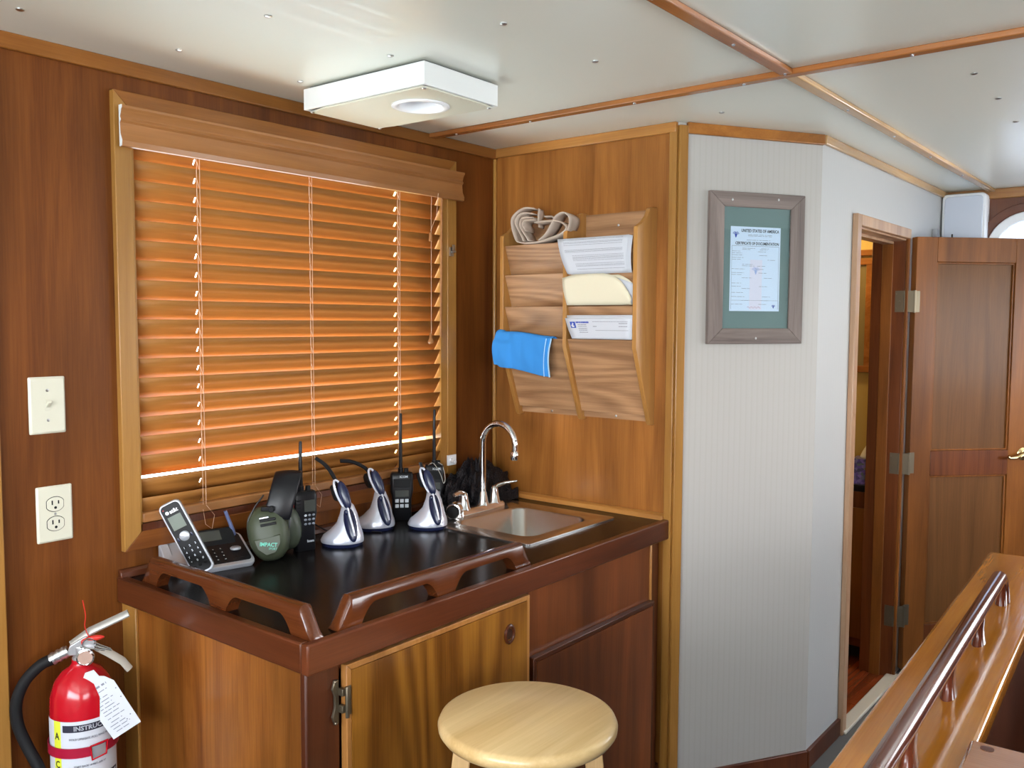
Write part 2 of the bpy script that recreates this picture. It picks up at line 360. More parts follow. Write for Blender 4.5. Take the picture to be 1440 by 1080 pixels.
trim('', dbox(B(), -.002, .030, 0, .014, 0, H-.01), W_CASE, .003)                                              # post, white side
trim('', B().box(-1.78, -1.688, -.018, 0, 0, H-.036), W_CASE, .003)                                            # upright by the extinguisher
o = st(dbox(B(), .03, .54, 0, .012, 0, .065).build('baseboard_angled', W_RED, bevel=.002))
o = st(B().box(.463, .782, -1.030, -1.017, 0, .065).build('baseboard_right', W_RED, bevel=.002))

# ------------------------------------------------------------------ window_1 behind the blind
win = st(empty('window_1', (0, 0, 0)))
def mitre(name, x0, x1, z0, z1, wd, y0, y1, m_v, m_h, m_b, parent):
    for pts, m in (([(x0, z0), (x0, z1), (x0+wd, z1-wd), (x0+wd, z0+wd)], m_v), ([(x1, z0), (x1-wd, z0+wd), (x1-wd, z1-wd), (x1, z1)], m_v),
                   ([(x0, z1), (x1, z1), (x1-wd, z1-wd), (x0+wd, z1-wd)], m_h), ([(x0, z0), (x0+wd, z0+wd), (x1-wd, z0+wd), (x1, z0)], m_b)):
        B().prism(pts, 'y', y0, y1).build(name, m, parent, bevel=.002)
mitre('casing', -1.418, -.226, .968, 2.072, .044, -.020, 0, W_CASE, W_CROWN, W_WALLX, win)
b = B(); b.box(wx0-.002, wx0+.004, -.018, .055, 1.01, 2.03); b.box(wx1-.001, wx1+.03, -.018, .055, 1.01, 2.03); b.build('jamb_lining', W_CASE, win)
B().box(wx0, wx1, -.018, .055, 1.006, 1.03).build('stool_board', W_RED, win)
B().box(wx0, wx1, .042, .055, 1.03, 1.095).build('sill', W_RED, win)
B().box(wx0, wx1, .045, .050, 1.095, 2.03).build('pane', GLASS, win)
b = B(); b.box(-.262, -.246, -.026, -.020, 1.752, 1.782); b.cyl((-.254, -.024, 1.767), (-.254, -.040, 1.767), .004, 8); b.box(-.258, -.25, -.036, -.03, 1.772, 1.79)
b.build('latch', SCREW, win)
b = B(); b.box(-.275, -.235, -.027, -.020, 1.04, 1.075); b.cyl((-.262, -.022, 1.058), (-.262, -.036, 1.058), .007, 8); b.cyl((-.246, -.022, 1.05), (-.246, -.034, 1.05), .006, 8)
b.build('clip', WHITEG, win)

# ------------------------------------------------------------------ venetian blind
bl = thing('window_blind', 'large closed wooden slat blind glowing orange in the window, with valance and cords', 'blind', (0, 0, 0))
b = B()
PV = .026
prof = [(-.058, 1.944), (-.066, 1.946), (-.068, 1.958), (-.060, 1.975), (-.058, 2.0), (-.064, 2.006), (-.060, 2.014), (-.066, 2.03), (-.070, 2.034), (-.070, 2.040), (-.058, 2.040)]
prof = [(y_+PV, z_-.006) for y_, z_ in prof]
b.prism(prof, 'x', -1.410, -.212)
b.build('valance', W_VAL, bl, bevel=.0008, ang=25)
for xx, s_ in ((-1.410, -1), (-.212, 1)):
    b = B(); p2 = [(y_*1.0, z_) for y_, z_ in prof]; b.prism(p2, 'x', xx, xx+.002*s_); b.build('valance_end_cap', WHITE if s_ < 0 else W_VAL, bl)
B().box(-1.36, -.31, -.012, .03, 1.985, 2.02).build('headrail', W_VAL, bl)
SW, TILT = .0640, R(58)
def slat_mesh(slots):
    b = B(); xs = [-1.370, -.302]
    for c, h_ in slots: xs += [c-h_, c+h_]
    xs.sort(); rows = [-.5, -.12, .12, .5]
    idx = {}
    vs = []
    for i, x in enumerate(xs):
        for j, r in enumerate(rows):
            bow = .0016*(1-(2*r)**2)
            vs.append((x, r*SW*math.cos(TILT)+bow*math.sin(TILT)*-1, -r*SW*math.sin(TILT)+bow*math.cos(TILT)*-1)); idx[i, j] = len(vs)-1
    fs = []
    for i in range(len(xs)-1):
        for j in range(3):
            if j == 1 and i % 2 == 1: continue
            fs.append((idx[i, j], idx[i+1, j], idx[i+1, j+1], idx[i, j+1]))
    b.add(vs, fs)
    return b
lad = (-1.195, -.838, -.490)
s0 = slat_mesh([(lad[0]-.004, .0022), (lad[2]-.004, .0045)]).build('slat', SLAT, bl, solid=.002, ang=60)
tops = [1.963-.0478*k for k in range(17)]
cs = [t-SW/2*math.sin(TILT) for t in tops]
# slat top (room side) = row -.5 ; the last regular one leaves a gap below it
low = [tops[-1]-SW*math.sin(TILT)-.0048, 1.093]
zc = cs + [low[0]-SW/2*math.sin(TILT), low[1]-SW/2*math.sin(TILT)]
for k, z in enumerate(zc):
    o = s0 if k == 0 else s0.copy()
    if k: C.objects.link(o); o.parent = bl
    o.location = (0, .003, z); o.rotation_euler = (random.uniform(-.012, .012), 0, 0)
    if k == len(cs): o.rotation_euler = (0, R(.2), 0); o.location.z = z - .838*math.sin(R(.2))+.001
B().box(-1.368, -.304, -.016, .018, 1.031, 1.056).build('bottom_rail', W_VAL, bl, bevel=.004)
for lx in lad:
    b = B()
    b.tube([(lx, -.018, 1.99), (lx, -.016, 1.5), (lx, -.018, 1.052)], .0008, 5)
    b.tube([(lx-.008, -.017, 1.99), (lx-.008, -.0165, 1.5), (lx-.008, -.017, 1.052)], .0007, 5)
    for z in cs: b.tube([(lx-.008, -.0145, z+.026), (lx-.004, -.010, z+.004), (lx-.001, -.0165, z-.02)], .0006, 4)
    b.tube([(lx, -.018, 1.05), (lx+.022, -.021, 1.02), (lx+.012, -.024, .985), (lx-.006, -.023, 1.0), (lx-.01, -.019, 1.04)], .0008, 5)
    b.build('ladder_cord', CORD, bl)
b = B(); b.tube([(-.357, -.030, 1.95), (-.357, -.027, 1.9), (-.357, -.027, 1.49)], .0009, 5); b.tube([(-.347, -.05, 1.95), (-.335, -.03, 1.88), (-.356, -.024, 1.83)], .0009, 5); b.build('lift_cord', CORD, bl)
for z0, k in ((1.825, .030), (1.495, .034)):
    B().lathe([(.001, 0), (.004, -.004), (.005, -k*.55), (.010, -k*.8), (.0105, -k*.95), (.006, -k*1.1), (.001, -k*1.12)] if k > .031 else [(.001, 0), (.005, -.003), (.0065, -k), (.001, -k-.001)], 12, (-.357, -.024, z0)).build('cord_tassel', W_VAL, bl)
B().tube([(-.310, -.03, 1.95), (-.310, -.026, 1.48)], .0042, 8).build('tilt_wand', W_VAL, bl)

# ------------------------------------------------------------------ countertop, cabinet
ct = thing('countertop', 'dark laminate countertop with mahogany edging holding the sink and phones', 'countertop', (-.7, -.36, .904))
def off(b, v): b.M = Matrix.Translation(v); return b
O = (.7, .36, -.904)
sx0, sx1, sy0, sy1 = -.49, -.145, -.545, -.175
b = off(B(), O); b.box(-1.41, sx0, -.71, 0, .875, .904); b.box(sx1, 0, -.71, 0, .875, .904); b.box(sx0, sx1, -.71, sy0, .875, .904); b.box(sx0, sx1, sy1, 0, .875, .904)
b.build('laminate_top', COUNTER, ct)
b = off(B(), O); b.box(-1.432, 0, -.732, -.710, .846, .908); b.build('front_edging', W_MAH, ct, bevel=.004)
b = off(B(), O); b.box(-1.432, -1.410, -.711, -.001, .846, .908); b.build('end_edging', W_MAHY, ct, bevel=.004)
b = off(B(), O); b.prism([(-.001, .904), (-.018, .904), (-.016, .918), (-.010, .924), (-.001, .925)], 'x', -1.428, -.02); b.build('back_strip', W_MAH, ct, bevel=.002)
b = off(B(), O); b.prism([(-.001, .904), (-.022, .904), (-.018, .918), (-.010, .924), (-.001, .925)], 'y', -.712, -.001); b.build('side_strip', W_CROWNY, ct, bevel=.002)
# fiddle rails standing on the top
def fiddle(L, m):
    h, hh, rr, sl = .066, .041, .042, .036
    feet = [(0, .062), (L/2-.028, L/2+.028), (L-.062, L)]
    xs = sorted(set([L*k/120 for k in range(121)] + [sl, L-sl, sl*.85, L-sl*.85] + [v for f in feet for v in f]))
    def top(x):
        d = min(x, L-x); return h if d >= sl else .003+(h-.003)*(d/sl)**.95
    def bot(x):
        d = 9
        for f0, f1 in feet:
            if f0-1e-6 <= x <= f1+1e-6: return 0
            d = min(d, abs(x-f0), abs(x-f1))
        return hh*math.sin(min(1, d/rr)*PI/2)**.8
    b = B(); rings = []
    for x in xs:
        t_, q_ = top(x), bot(x); w_ = .016; c = min(.009, (t_-q_)*.4)
        rings.append([(x, -w_, q_), (x, w_, q_), (x, w_, t_-c), (x, w_*.75, t_-c*.25), (x, w_*.35, t_), (x, -w_*.35, t_), (x, -w_*.75, t_-c*.25), (x, -w_, t_-c)])
    b.loft(rings); return b
o = fiddle(.635, 0).build('fiddle_rail', W_FID, None, ang=50)
o.location = (-1.394, -.715, .904); o.rotation_euler = (0, 0, R(90))
tag(o, 'varnished wooden fiddle rail along the left end of the countertop, in front of the phone', 'rail', 'fiddle rails')
o = fiddle(.640, 0).build('fiddle_rail', W_FID, None, ang=50)
o.location = (-1.335, -.692, .904)
tag(o, 'varnished wooden fiddle rail along the front edge of the countertop, reaching the sink', 'rail', 'fiddle rails')

cab = thing('base_cabinet', 'teak base cabinet with two doors under the dark countertop', 'cabinet', (-.7, -.36, 0))
O = (.7, .36, 0)
off(B(), O).box(-1.412, -1.395, -.684, -.001, 0, .846).build('side_panel', W_CAB, cab)
off(B(), O).box(-1.420, -1.412, -.064, -.001, 0, .846).build('wall_batten', W_CASE, cab, bevel=.002)
off(B(), O).prism([(-1.416, -.704), (-1.330, -.704), (-1.330, -.685), (-1.416, -.685)], 'z', 0, .846).build('corner_stile', W_RED, cab, bevel=.004)
b = off(B(), O); b.box(-1.330, -.001, -.702, -.684, 0, .10); b.box(-.722, -.700, -.702, -.684, .10, .846); b.box(-1.330, -.722, -.702, -.684, .825, .846); b.build('face_frame', W_RED, cab)
off(B(), O).box(-.700, -.072, -.702, -.684, .64, .846).build('upper_panel', W_DOORB, cab)
off(B(), O).box(-.072, -.022, -.702, -.684, .10, .846).build('right_stile', W_RED, cab)
off(B(), O).box(-.078, -.070, -.708, -.700, .60, .846).build('bead', W_DOORE, cab, bevel=.002)
off(B(), O).box(-1.395, 0, -.684, -.01, .08, .10).build('cabinet_floor', W_DARK, cab)
def cdoor(x0, x1, z0, z1, mp, me):
    y0, y1 = -.724, -.703
    d = empty('door', (x0+.7, y0+.36, z0)); d.parent = cab
    L, T = x1-x0, z1-z0; e_ = .013
    b = B(); b.box(e_, L-e_, 0, y1-y0, e_, T-e_); b.build('door_panel', mp, d)
    for pts in ([(0, 0), (0, T), (e_, T-e_), (e_, e_)], [(L, 0), (L-e_, e_), (L-e_, T-e_), (L, T)], [(0, T), (L, T), (L-e_, T-e_), (e_, T-e_)], [(0, 0), (e_, e_), (L-e_, e_), (L, 0)]):
        B().prism(pts, 'y', .0015, y1-y0).build('edging', me, d, bevel=.002)
    return d
d1 = cdoor(-1.327, -.719, .115, .836, W_DOORA, W_DOORE)
B().tube([(x, y, z) for x, y, z in [(.522+.016*math.cos(a), -.001, .642+.021*math.sin(a)) for a in [2*PI*k/20 for k in range(21)]]], .0045, 8).build('finger_ring', W_MAH, d1)
B().tube([(.522, -.0005, .642), (.522, .004, .642)], .0135, 16).build('finger_hole', W_DARK, d1)
b = B(); b.tube([(-.004, -.004, .615), (-.004, -.004, .68)], .0045, 8)
b.prism([(-.022, .60), (-.012, .602), (-.012, .692), (-.022, .694), (-.028, .675), (-.022, .66), (-.022, .635), (-.028, .618)], 'y', .012, .0185)
b.box(-.013, -.003, .0, .014, .625, .640); b.box(-.013, -.003, .0, .014, .66, .675); b.box(.0, .009, -.002, .004, .618, .678)
b.build('hinge', NICK, d1, bevel=.001)
for z in (.604, .69): B().ell((-.020, .012, z), (.0035, .003, .0035), 8, 6).build('hinge_pin_cap', NICK, d1)
d2 = cdoor(-.700, -.078, .115, .662, W_DOORB, W_MAH)

# ------------------------------------------------------------------ sink and faucet
def rrect(x0, x1, y0, y1, r, n_=6):
    out = []
    for cx, cy, a0 in ((x1-r, y1-r, 0), (x0+r, y1-r, 90), (x0+r, y0+r, 180), (x1-r, y0+r, 270)):
        for k in range(n_+1): a = R(a0+90*k/n_); out.append((cx+r*math.cos(a), cy+r*math.sin(a)))
    return out
sk = thing('sink', 'small square stainless steel sink let into the dark countertop', 'sink', (-.3, -.35, .904))
b = off(B(), (.3, .35, -.904))
def ring(x0, x1, y0, y1, r, z): return [(x, y, z) for x, y in rrect(x0, x1, y0, y1, r)]
ring_o = [ring(-.545, -.088, -.582, -.120, .012, .9045), ring(-.545, -.088, -.582, -.120, .012, .9085), ring(-.538, -.095, -.575, -.127, .012, .9095),
          ring(-.478, -.158, -.535, -.235, .045, .9085), ring(-.474, -.162, -.531, -.239, .045, .903), ring(-.462, -.174, -.519, -.251, .045, .80),
          ring(-.445, -.19, -.50, -.27, .04, .785), ring(-.34, -.29, -.41, -.36, .02, .780)]
b.loft(ring_o, cap=False); b.add(ring_o[-1], [tuple(range(28))])
b.build('basin', STEEL, sk, ang=50)
off(B(), (.3, .35, -.904)).lathe([(.026, .781), (.028, .783), (.02, .784), (.018, .782), (.001, .782)], 20, (-.315, -.385, 0)).build('drain', CHROME, sk)
fc = thing('faucet', 'chrome gooseneck faucet with two lever handles behind the sink', 'faucet', (-.295, -.182, .909))
b = B(); pl = rrect(-.122, .122, -.024, .024, .022)
b.loft([[(x, y, 0) for x, y in pl], [(x*.98, y*.96, .013) for x, y in pl], [(x*.93, y*.8, .019) for x, y in pl]]); b.build('base_plate', CHROME, fc, ang=50)
b = B(); b.lathe([(.023, .017), (.021, .022), (.018, .03), (.0125, .06), (.0115, .062)], 20, (.02, 0, 0))
R0 = .068; pts = [(.02, 0, .055), (.02, 0, .15), (.02, 0, .225)]
for k in range(1, 15): a = PI*k/14*.97; pts.append((.02, -R0+R0*math.cos(a), .225+R0*math.sin(a)))
pts.append((.02, pts[-1][1]+.001, pts[-1][2]-.028))
b.tube(pts, .0105, 14); b.build('spout', CHROME, fc, ang=50)
e_ = pts[-1]; B().lathe([(.011, .004), (.0135, 0), (.0135, -.020), (.0115, -.024), (.009, -.024), (.009, -.02)], 16, e_).build('aerator', CHROME, fc)
for sx_, dx, dy, dz in ((-.075, -.070, -.022, .002), (.078, .062, -.05, .012)):
    b = B(); b.lathe([(.024, .017), (.023, .021), (.020, .026), (.0135, .062), (.012, .068), (.006, .074), (.001, .075)], 18, (sx_, 0, 0)); h_ = b.build('handle', CHROME, fc, ang=50)
    b = B(); b.tube([(sx_, 0, .064), (sx_+dx*.15, dy*.15, .074), (sx_+dx*.5, dy*.5, .076+dz*.5), (sx_+dx, dy, .074+dz)], [.010, .011, .009, .006], 10, .7); b.build('lever', CHROME, h_, ang=50)

# ------------------------------------------------------------------ black netting, jar
random.seed(3)
b = B(); nu, nv = 90, 40
def bagf(i, j):
    a = 2*PI*i; t_ = j
    r_ = (1-t_**1.6)*1.0 + .10
    f_ = 1+.15*math.sin(7*a+5*t_)+.10*math.sin(13*a-9*t_)+.07*math.sin(23*a+17*t_)+.04*math.sin(41*a-31*t_)
    x = -.195+(.165*r_*f_*math.cos(a))*(1 if math.cos(a) < 0 else 1.0)-.01*t_
    y = -.085+.060*r_*f_*math.sin(a)
    return (min(x, -.028), min(y, -.022), .906+.150*t_+.014*math.sin(9*a+19*t_)*min(1, t_*8)*(t_ < .97)+.008*math.sin(17*a-33*t_)*min(1, t_*8)*(t_ < .97))
b.grid(bagf, nu, nv)
o = b.build('mesh_bag', BAG, None, ang=25, solid=.002)
nt = BAG.node_tree; _v = nt.nodes.new('ShaderNodeTexVoronoi'); _v.inputs['Scale'].default_value = 160; _bp = nt.nodes.new('ShaderNodeBump'); _bp.inputs['Strength'].default_value = 1; _bp.inputs['Distance'].default_value = .003
_tc = nt.nodes.new('ShaderNodeTexCoord'); nt.links.new(_tc.outputs['Object'], _v.inputs['Vector']); nt.links.new(_v.outputs['Distance'], _bp.inputs['Height']); nt.links.new(_bp.outputs[0], nt.nodes['Principled BSDF'].inputs['Normal'])
tag(o, 'crumpled black mesh bag heaped in the corner behind the faucet', 'bag')
jt = thing('steel_strainer', 'small stainless cup strainer lying on its side beside the faucet', 'strainer', M=frame((-.405, -.178, .930), (-.5, .86, 0), (0, 0, 1), (.86, .5, 0)))
B().lathe([(.020, -.035), (.024, -.034), (.024, -.012), (.0255, -.010), (.0255, .012), (.0235, .014), (.020, .012), (.020, -.008), (.001, -.01)], 24).build('cup', CHROME, jt, ang=40)
B().lathe([(.001, -.036), (.019, -.036), (.021, -.040), (.018, -.048), (.001, -.05)], 20).build('rubber_stopper', BLACKM, jt)
# ------------------------------------------------------------------ stool
stl = thing('bar_stool', 'round pale birch bar stool in front of the base cabinet', 'stool', (-1.102, -1.012, 0))
B().lathe([(.001, .700), (.16, .700), (.174, .706), (.181, .716), (.182, .724), (.178, .733), (.170, .737), (.001, .737)], 64).build('seat', W_STOOL, stl, ang=50)
va = R(38.7)
for k in range(4):
    a = va + PI/2*k; dx, dy = math.cos(a), math.sin(a); r0_, r1_ = .128, .205; q = .019
    rings = []
    for r_, z, qq in ((r0_, .70, .0185), (r0_+.045, .30, .017), (r1_, 0, .014)):
        cx, cy = r_*dx, r_*dy
        rings.append([(cx+u*qq*dx-v*qq*dy, cy+u*qq*dy+v*qq*dx, z) for u, v in ((-1, -1), (1, -1), (1, 1), (-1, 1))])
    B().loft(rings).build('leg', W_STOOLZ, stl, bevel=.003)
for z, rr in ((.45, .157), (.22, .180)):
    for k in range(4):
        a0, a1 = va+PI/2*k, va+PI/2*(k+1); zz = z+(.05 if k % 2 else 0)
        B().cyl((rr*math.cos(a0), rr*math.sin(a0), zz), (rr*math.cos(a1), rr*math.sin(a1), zz), .010, 10).build('rung', W_STOOLZ, stl)

# ------------------------------------------------------------------ ceiling light
cl = thing('ceiling_light', 'white square box ceiling light with a recessed round lamp above the blind', 'ceiling light', (-.825, -.365, H))
cl.rotation_euler = (0, 0, R(1))
def lx(x, y, z): return (x, y, z)
b = B(); hx, hy = .138, .218
b.box(-hx, hx, -hy, hy, -.012, -.006)
or_ = [(-hx, -hy), (hx, -hy), (hx, hy), (-hx, hy)]; ir_ = [(x*.95, y*.965) for x, y in or_]
b = B(); b.loft([[(x, y, -.010) for x, y in ir_], [(x, y, -.006) for x, y in or_], [(x, y, -.060) for x, y in or_], [(x, y, -.060) for x, y in ir_], [(x, y, -.010) for x, y in ir_]], cap=False); b.add([(x, y, -.010) for x, y in ir_], [(0, 1, 2, 3)]); b.add([(x, y, -.006) for x, y in or_], [(0, 1, 2, 3)]); b.build('housing', WHITE, cl, bevel=.001)
B().box(-hx+.012, hx-.012, -hy+.012, hy-.012, -.006, -.0002).build('mounting_plate', BLACKM, cl)
rg = [(.0005, -.0605)]
# face plate with a round opening (ring of quads)
N_ = 48; cx_, cy_ = .0, -.075
outer = []
for k in range(N_):
    a = 2*PI*k/N_; dx, dy = math.cos(a), math.sin(a); ex_, ey_ = hx-.008, hy-.008
    t_ = min((ex_-cx_)/dx if dx > 1e-6 else (-ex_-cx_)/dx if dx < -1e-6 else 9, (ey_-cy_)/dy if dy > 1e-6 else (-ey_-cy_)/dy if dy < -1e-6 else 9)
    outer.append((cx_+dx*t_, cy_+dy*t_))
b = B(); inner = [(cx_+.062*math.cos(2*PI*k/N_), cy_+.062*math.sin(2*PI*k/N_)) for k in range(N_)]
b.loft([[(x, y, -.060) for x, y in outer], [(x, y, -.064) for x, y in outer], [(x, y, -.064) for x, y in inner], [(x, y, -.060) for x, y in inner]], cap=False)
b.build('face_plate', IVORY, cl, ang=30)
B().lathe([(.062, -.0645), (.075, -.0645), (.075, -.067), (.068, -.0695), (.060, -.068), (.056, -.0645), (.053, -.055), (.040, -.022), (.0005, -.020)], 40, (cx_, cy_, 0), cap=False).build('trim_ring', WHITEG, cl, ang=40)
B().lathe([(.034, -.0225), (.028, -.029), (.0005, -.032)], 32, (cx_, cy_, 0)).build('lens', pm('lamp lens', (.80, .85, .98), .15), cl)
for x in (-1, 1):
    for y in (-1, 1): screw(x*(hx-.016), y*(hy-.016), -.064, cl, .006)

# ------------------------------------------------------------------ switch, outlet
WM = lambda x, z, y=0: frame((x, y, z), (1, 0, 0), (0, 0, 1), (0, -1, 0))      # on the window wall, facing the room
def plate(b):
    w_, h_ = .040, .0645
    b.loft([[(x, y, 0) for x, y in rrect(-w_, w_, -h_, h_, .003, 3)], [(x, y, .002) for x, y in rrect(-w_, w_, -h_, h_, .003, 3)], [(x, y, .0055) for x, y in rrect(-w_+.004, w_-.004, -h_+.004, h_-.004, .003, 3)]])
sw = thing('light_switch', 'ivory toggle light switch plate on the wood wall, above the outlet', 'light switch', M=WM(-1.582, 1.338))
b = B(); plate(b); b.build('plate', IVORY, sw)
B().box(-.006, .006, -.012, .012, .0055, .0065).build('switch_slot', IVORYD, sw, bevel=.0005)
B().prism([(-.006, .005), (.002, .005), (.011, .016), (.006, .019)], 'x', -.0042, .0042).build('toggle', IVORY, sw, bevel=.001)
for y in (.034, -.034): B().lathe([(.0035, .005), (.0035, .0062), (.0005, .0066)], 12, (0, y, 0)).build('screw', SCREW, sw)
ol = thing('wall_outlet', 'ivory double wall outlet plate on the wood wall, below the switch', 'outlet', M=WM(-1.573, 1.088))
b = B(); plate(b); b.build('plate', IVORY, ol)
for y in (.0225, -.0225):
    b = B(); pr_ = [(max(-.0185, min(.0185, .0205*math.cos(2*PI*k/28))), y+.0165*math.sin(2*PI*k/28)) for k in range(28)]
    b.prism([(x*1.07, y+(z-y)*1.08) for x, z in pr_], 'z', .005, .0057); b.build('receptacle_gap', BLACKM, ol)
    rc = B().prism(pr_, 'z', .0055, .0075).build('receptacle', IVORYD, ol, bevel=.0006)
    b = B(); b.box(-.0085, -.0055, y-.001, y+.009, .0074, .0079); b.box(.0055, .0085, y, y+.008, .0074, .0079); b.lathe([(.0032, .0074), (.0032, .0079)], 12, (0, y-.008, 0)); b.build('slots', BLACKM, rc)
B().lathe([(.003, .005), (.003, .0062), (.0005, .0066)], 12).build('screw', SCREW, ol)

# ------------------------------------------------------------------ mail rack
rk = thing('wall_file_rack', 'oak wall-mounted file rack with two columns of slanted pockets', 'file rack', (0, -.39, 1.2))
O = (0, .39, -1.2)
side = [(-.001, 1.205), (-.020, 1.205), (-.028, 1.212), (-.120, 1.452), (-.120, 1.815), (-.118, 1.825), (-.085, 1.840), (-.060, 1.860), (-.045, 1.885), (-.030, 1.890), (-.001, 1.890)]
ys = (-.132, -.397, -.660)
for y in ys: off(B(), O).prism(side, 'y', y-.0075, y+.0075).build('side_panel', W_OAKS, rk, bevel=.0015)
for ya, yb in ((ys[0]-.0076, ys[1]+.0076), (ys[1]-.0076, ys[2]+.0076)):
    off(B(), O).box(-.010, -.001, ya, yb, 1.215, 1.885).build('back_panel', W_OAKP, rk)
    for i, zt in enumerate((1.790, 1.690, 1.582, 1.476)):
        L_ = .150 if i < 3 else .255; sl = .36
        xt = -.112; xb = xt + L_*math.sin(math.atan(sl)); zb = zt - L_*math.cos(math.atan(sl)); xb = min(xb, -.017)
        t_ = .007
        off(B(), O).prism([(xt, zt), (xt+t_, zt+.001), (xb+t_, zb), (xb, zb)], 'y', ya, yb).build('pocket_front', W_OAKP, rk, bevel=.0008)
for y, z in ((-.27, 1.225), (-.53, 1.225), (-.53, 1.845)):
    b = B(); b.M = frame(Vector(O)+Vector((-.010, y, z)), (0, -1, 0), (0, 0, 1), (-1, 0, 0)); b.lathe([(.004, 0), (.004, .001), (.0005, .0022)], 10); b.build('screw', SCREW, rk)
# printed paper, folder and form in the right column
def dashes(b, x0, x1, rows, hgt, z=.0, fill=.85, rnd=None, fn=None):
    rnd = rnd or random
    for y in rows:
        x = x0
        while x < x1:
            L_ = rnd.uniform(.006, .022); L_ = min(L_, x1-x)
            c = [(x, y-hgt/2), (x+L_, y-hgt/2), (x+L_, y+hgt/2), (x, y+hgt/2)]
            b.add([fn(*q) if fn else (q[0], q[1], z) for q in c], [(0, 1, 2, 3)])
            x += L_ + rnd.uniform(.0015, .004)
def sheetfn(y0, y1, z0, z1, lean=0, curl=.0, skew=0, xf=-.118):
    # paper in a pocket: X runs towards -y, bows out towards the room
    def f(u, v, n_=0):
        y = y0+(y1-y0)*u + skew*(1-v)*(-1 if False else 1)*(1-u)
        x = xf - curl*math.sin(PI*(1-v)*.8) - lean*v - n_
        z = z0+(z1-z0)*v
        return (x, y, z)
    return f
def papr(name, label, cat, fn, mat, extra=None, back=True):
    o = thing(name, label, cat, (-.118, -.52, fn(.5, .5)[2]))
    Of = (.118, .52, -fn(.5, .5)[2])
    b = off(B(), Of); b.grid(lambda u, v: fn(u, v), 10, 10); b.build('front_sheet', mat, o, solid=.0006, ang=60)
    return o, Of
random.seed(11)
f1 = sheetfn(-.368, -.640, 1.686, 1.800, .004, .014, -.045)
o, Of = papr('printed_papers', 'stack of white typed papers curling out of the top right pocket', 'papers', f1, PAPER)
for k in (1, 2):
    b = off(B(), Of); b.grid(lambda u, v: (lambda p: (p[0]+.004*k, p[1]-.004*k, p[2]-.001*k))(f1(u, v)), 8, 8); b.build('sheet', PAPER2, o, solid=.0006, ang=60)
b = off(B(), Of)
dashes(b, .08, .92, [.95, .88, .85, .80], .010, fn=lambda u, v: f1(u, v, .0009)); dashes(b, .08, .93, [.66, .63, .60], .010, fn=lambda u, v: f1(u, v, .0009))
dashes(b, .18, .95, [.50, .46, .43, .40, .36], .010, fn=lambda u, v: f1(u, v, .0009)); dashes(b, .2, .96, [.27, .23, .2, .12], .010, fn=lambda u, v: f1(u, v, .0009))
b.build('typed_lines', INK, o, kind='stuff')
f2 = lambda u, v, n_=0: (-.118-.008*math.sin(PI*v*.9)-n_, -.388-.262*u - (.018*(1-v)*(1-u)), 1.586+(.088 + .016*math.sin(PI*min(u*1.25, 1)) - (.070*max(0, (u-.72)/.28)**2))*v)
o = thing('manila_folder', 'cream manila folder in the second pocket of the right column', 'folder', (-.118, -.52, 1.6)); Of = (.118, .52, -1.6)
b = off(B(), Of); b.grid(f2, 20, 8); b.build('front_cover', MANILA, o, solid=.0008, ang=60)
b = off(B(), Of); b.grid(lambda u, v: (-.110+.002, -.388-.266*u, 1.586+(.104-.045*u**6)*v), 12, 6); b.build('back_cover', MANILA, o, solid=.0008, ang=60)
b = off(B(), Of); b.grid(lambda u, v: (-.113+.002, -.395-.255*u, 1.586+(.094-.03*u**4)*v), 12, 6); b.build('enclosed_sheet', PAPER, o, solid=.0006, ang=60)
f3 = sheetfn(-.400, -.650, 1.478, 1.545, .002, .006, -.03)
o, Of = papr('printed_form', 'white form with a blue logo square in the third pocket of the right column', 'papers', f3, PAPER)
b = off(B(), Of); b.grid(lambda u, v: (lambda p: (p[0]+.004, p[1]-.003, p[2]+.009*v))(f3(u, v)), 8, 6); b.build('rear_sheet', PAPER2, o, solid=.0006, ang=60)
b = off(B(), Of); b.add([f3(u, v, .0008) for u, v in ((.06, .52), (.145, .52), (.145, .82), (.06, .82))], [(0, 1, 2, 3)]); b.build('logo_square', INKB, o)
b = off(B(), Of); c3 = [(.085, .56), (.12, .56), (.125, .62), (.105, .66), (.12, .72), (.10, .78), (.09, .70), (.075, .64)]
b.add([f3(u, v, .0014) for u, v in c3], [tuple(range(8))]); b.build('logo_emblem', PAPER, o)
b = off(B(), Of)
dashes(b, .155, .36, [.79], .075, fn=lambda u, v: f3(u, v, .0009)); b.build('heading_print', INKB, o, kind='stuff')
b = off(B(), Of); dashes(b, .18, .32, [.68, .60, .50, .42, .32], .03, fn=lambda u, v: f3(u, v, .0009)); dashes(b, .42, .95, [.82], .02, fn=lambda u, v: f3(u, v, .0009)); dashes(b, .42, .48, [.6], .03, fn=lambda u, v: f3(u, v, .0009)); dashes(b, .82, .95, [.6, .74], .03, fn=lambda u, v: f3(u, v, .0009))
b.add([f3(u, v, .0009) for u, v in ((.45, .405), (.97, .405), (.97, .42), (.45, .42))], [(0, 1, 2, 3)])
b.build('form_print', INK, o, kind='stuff')
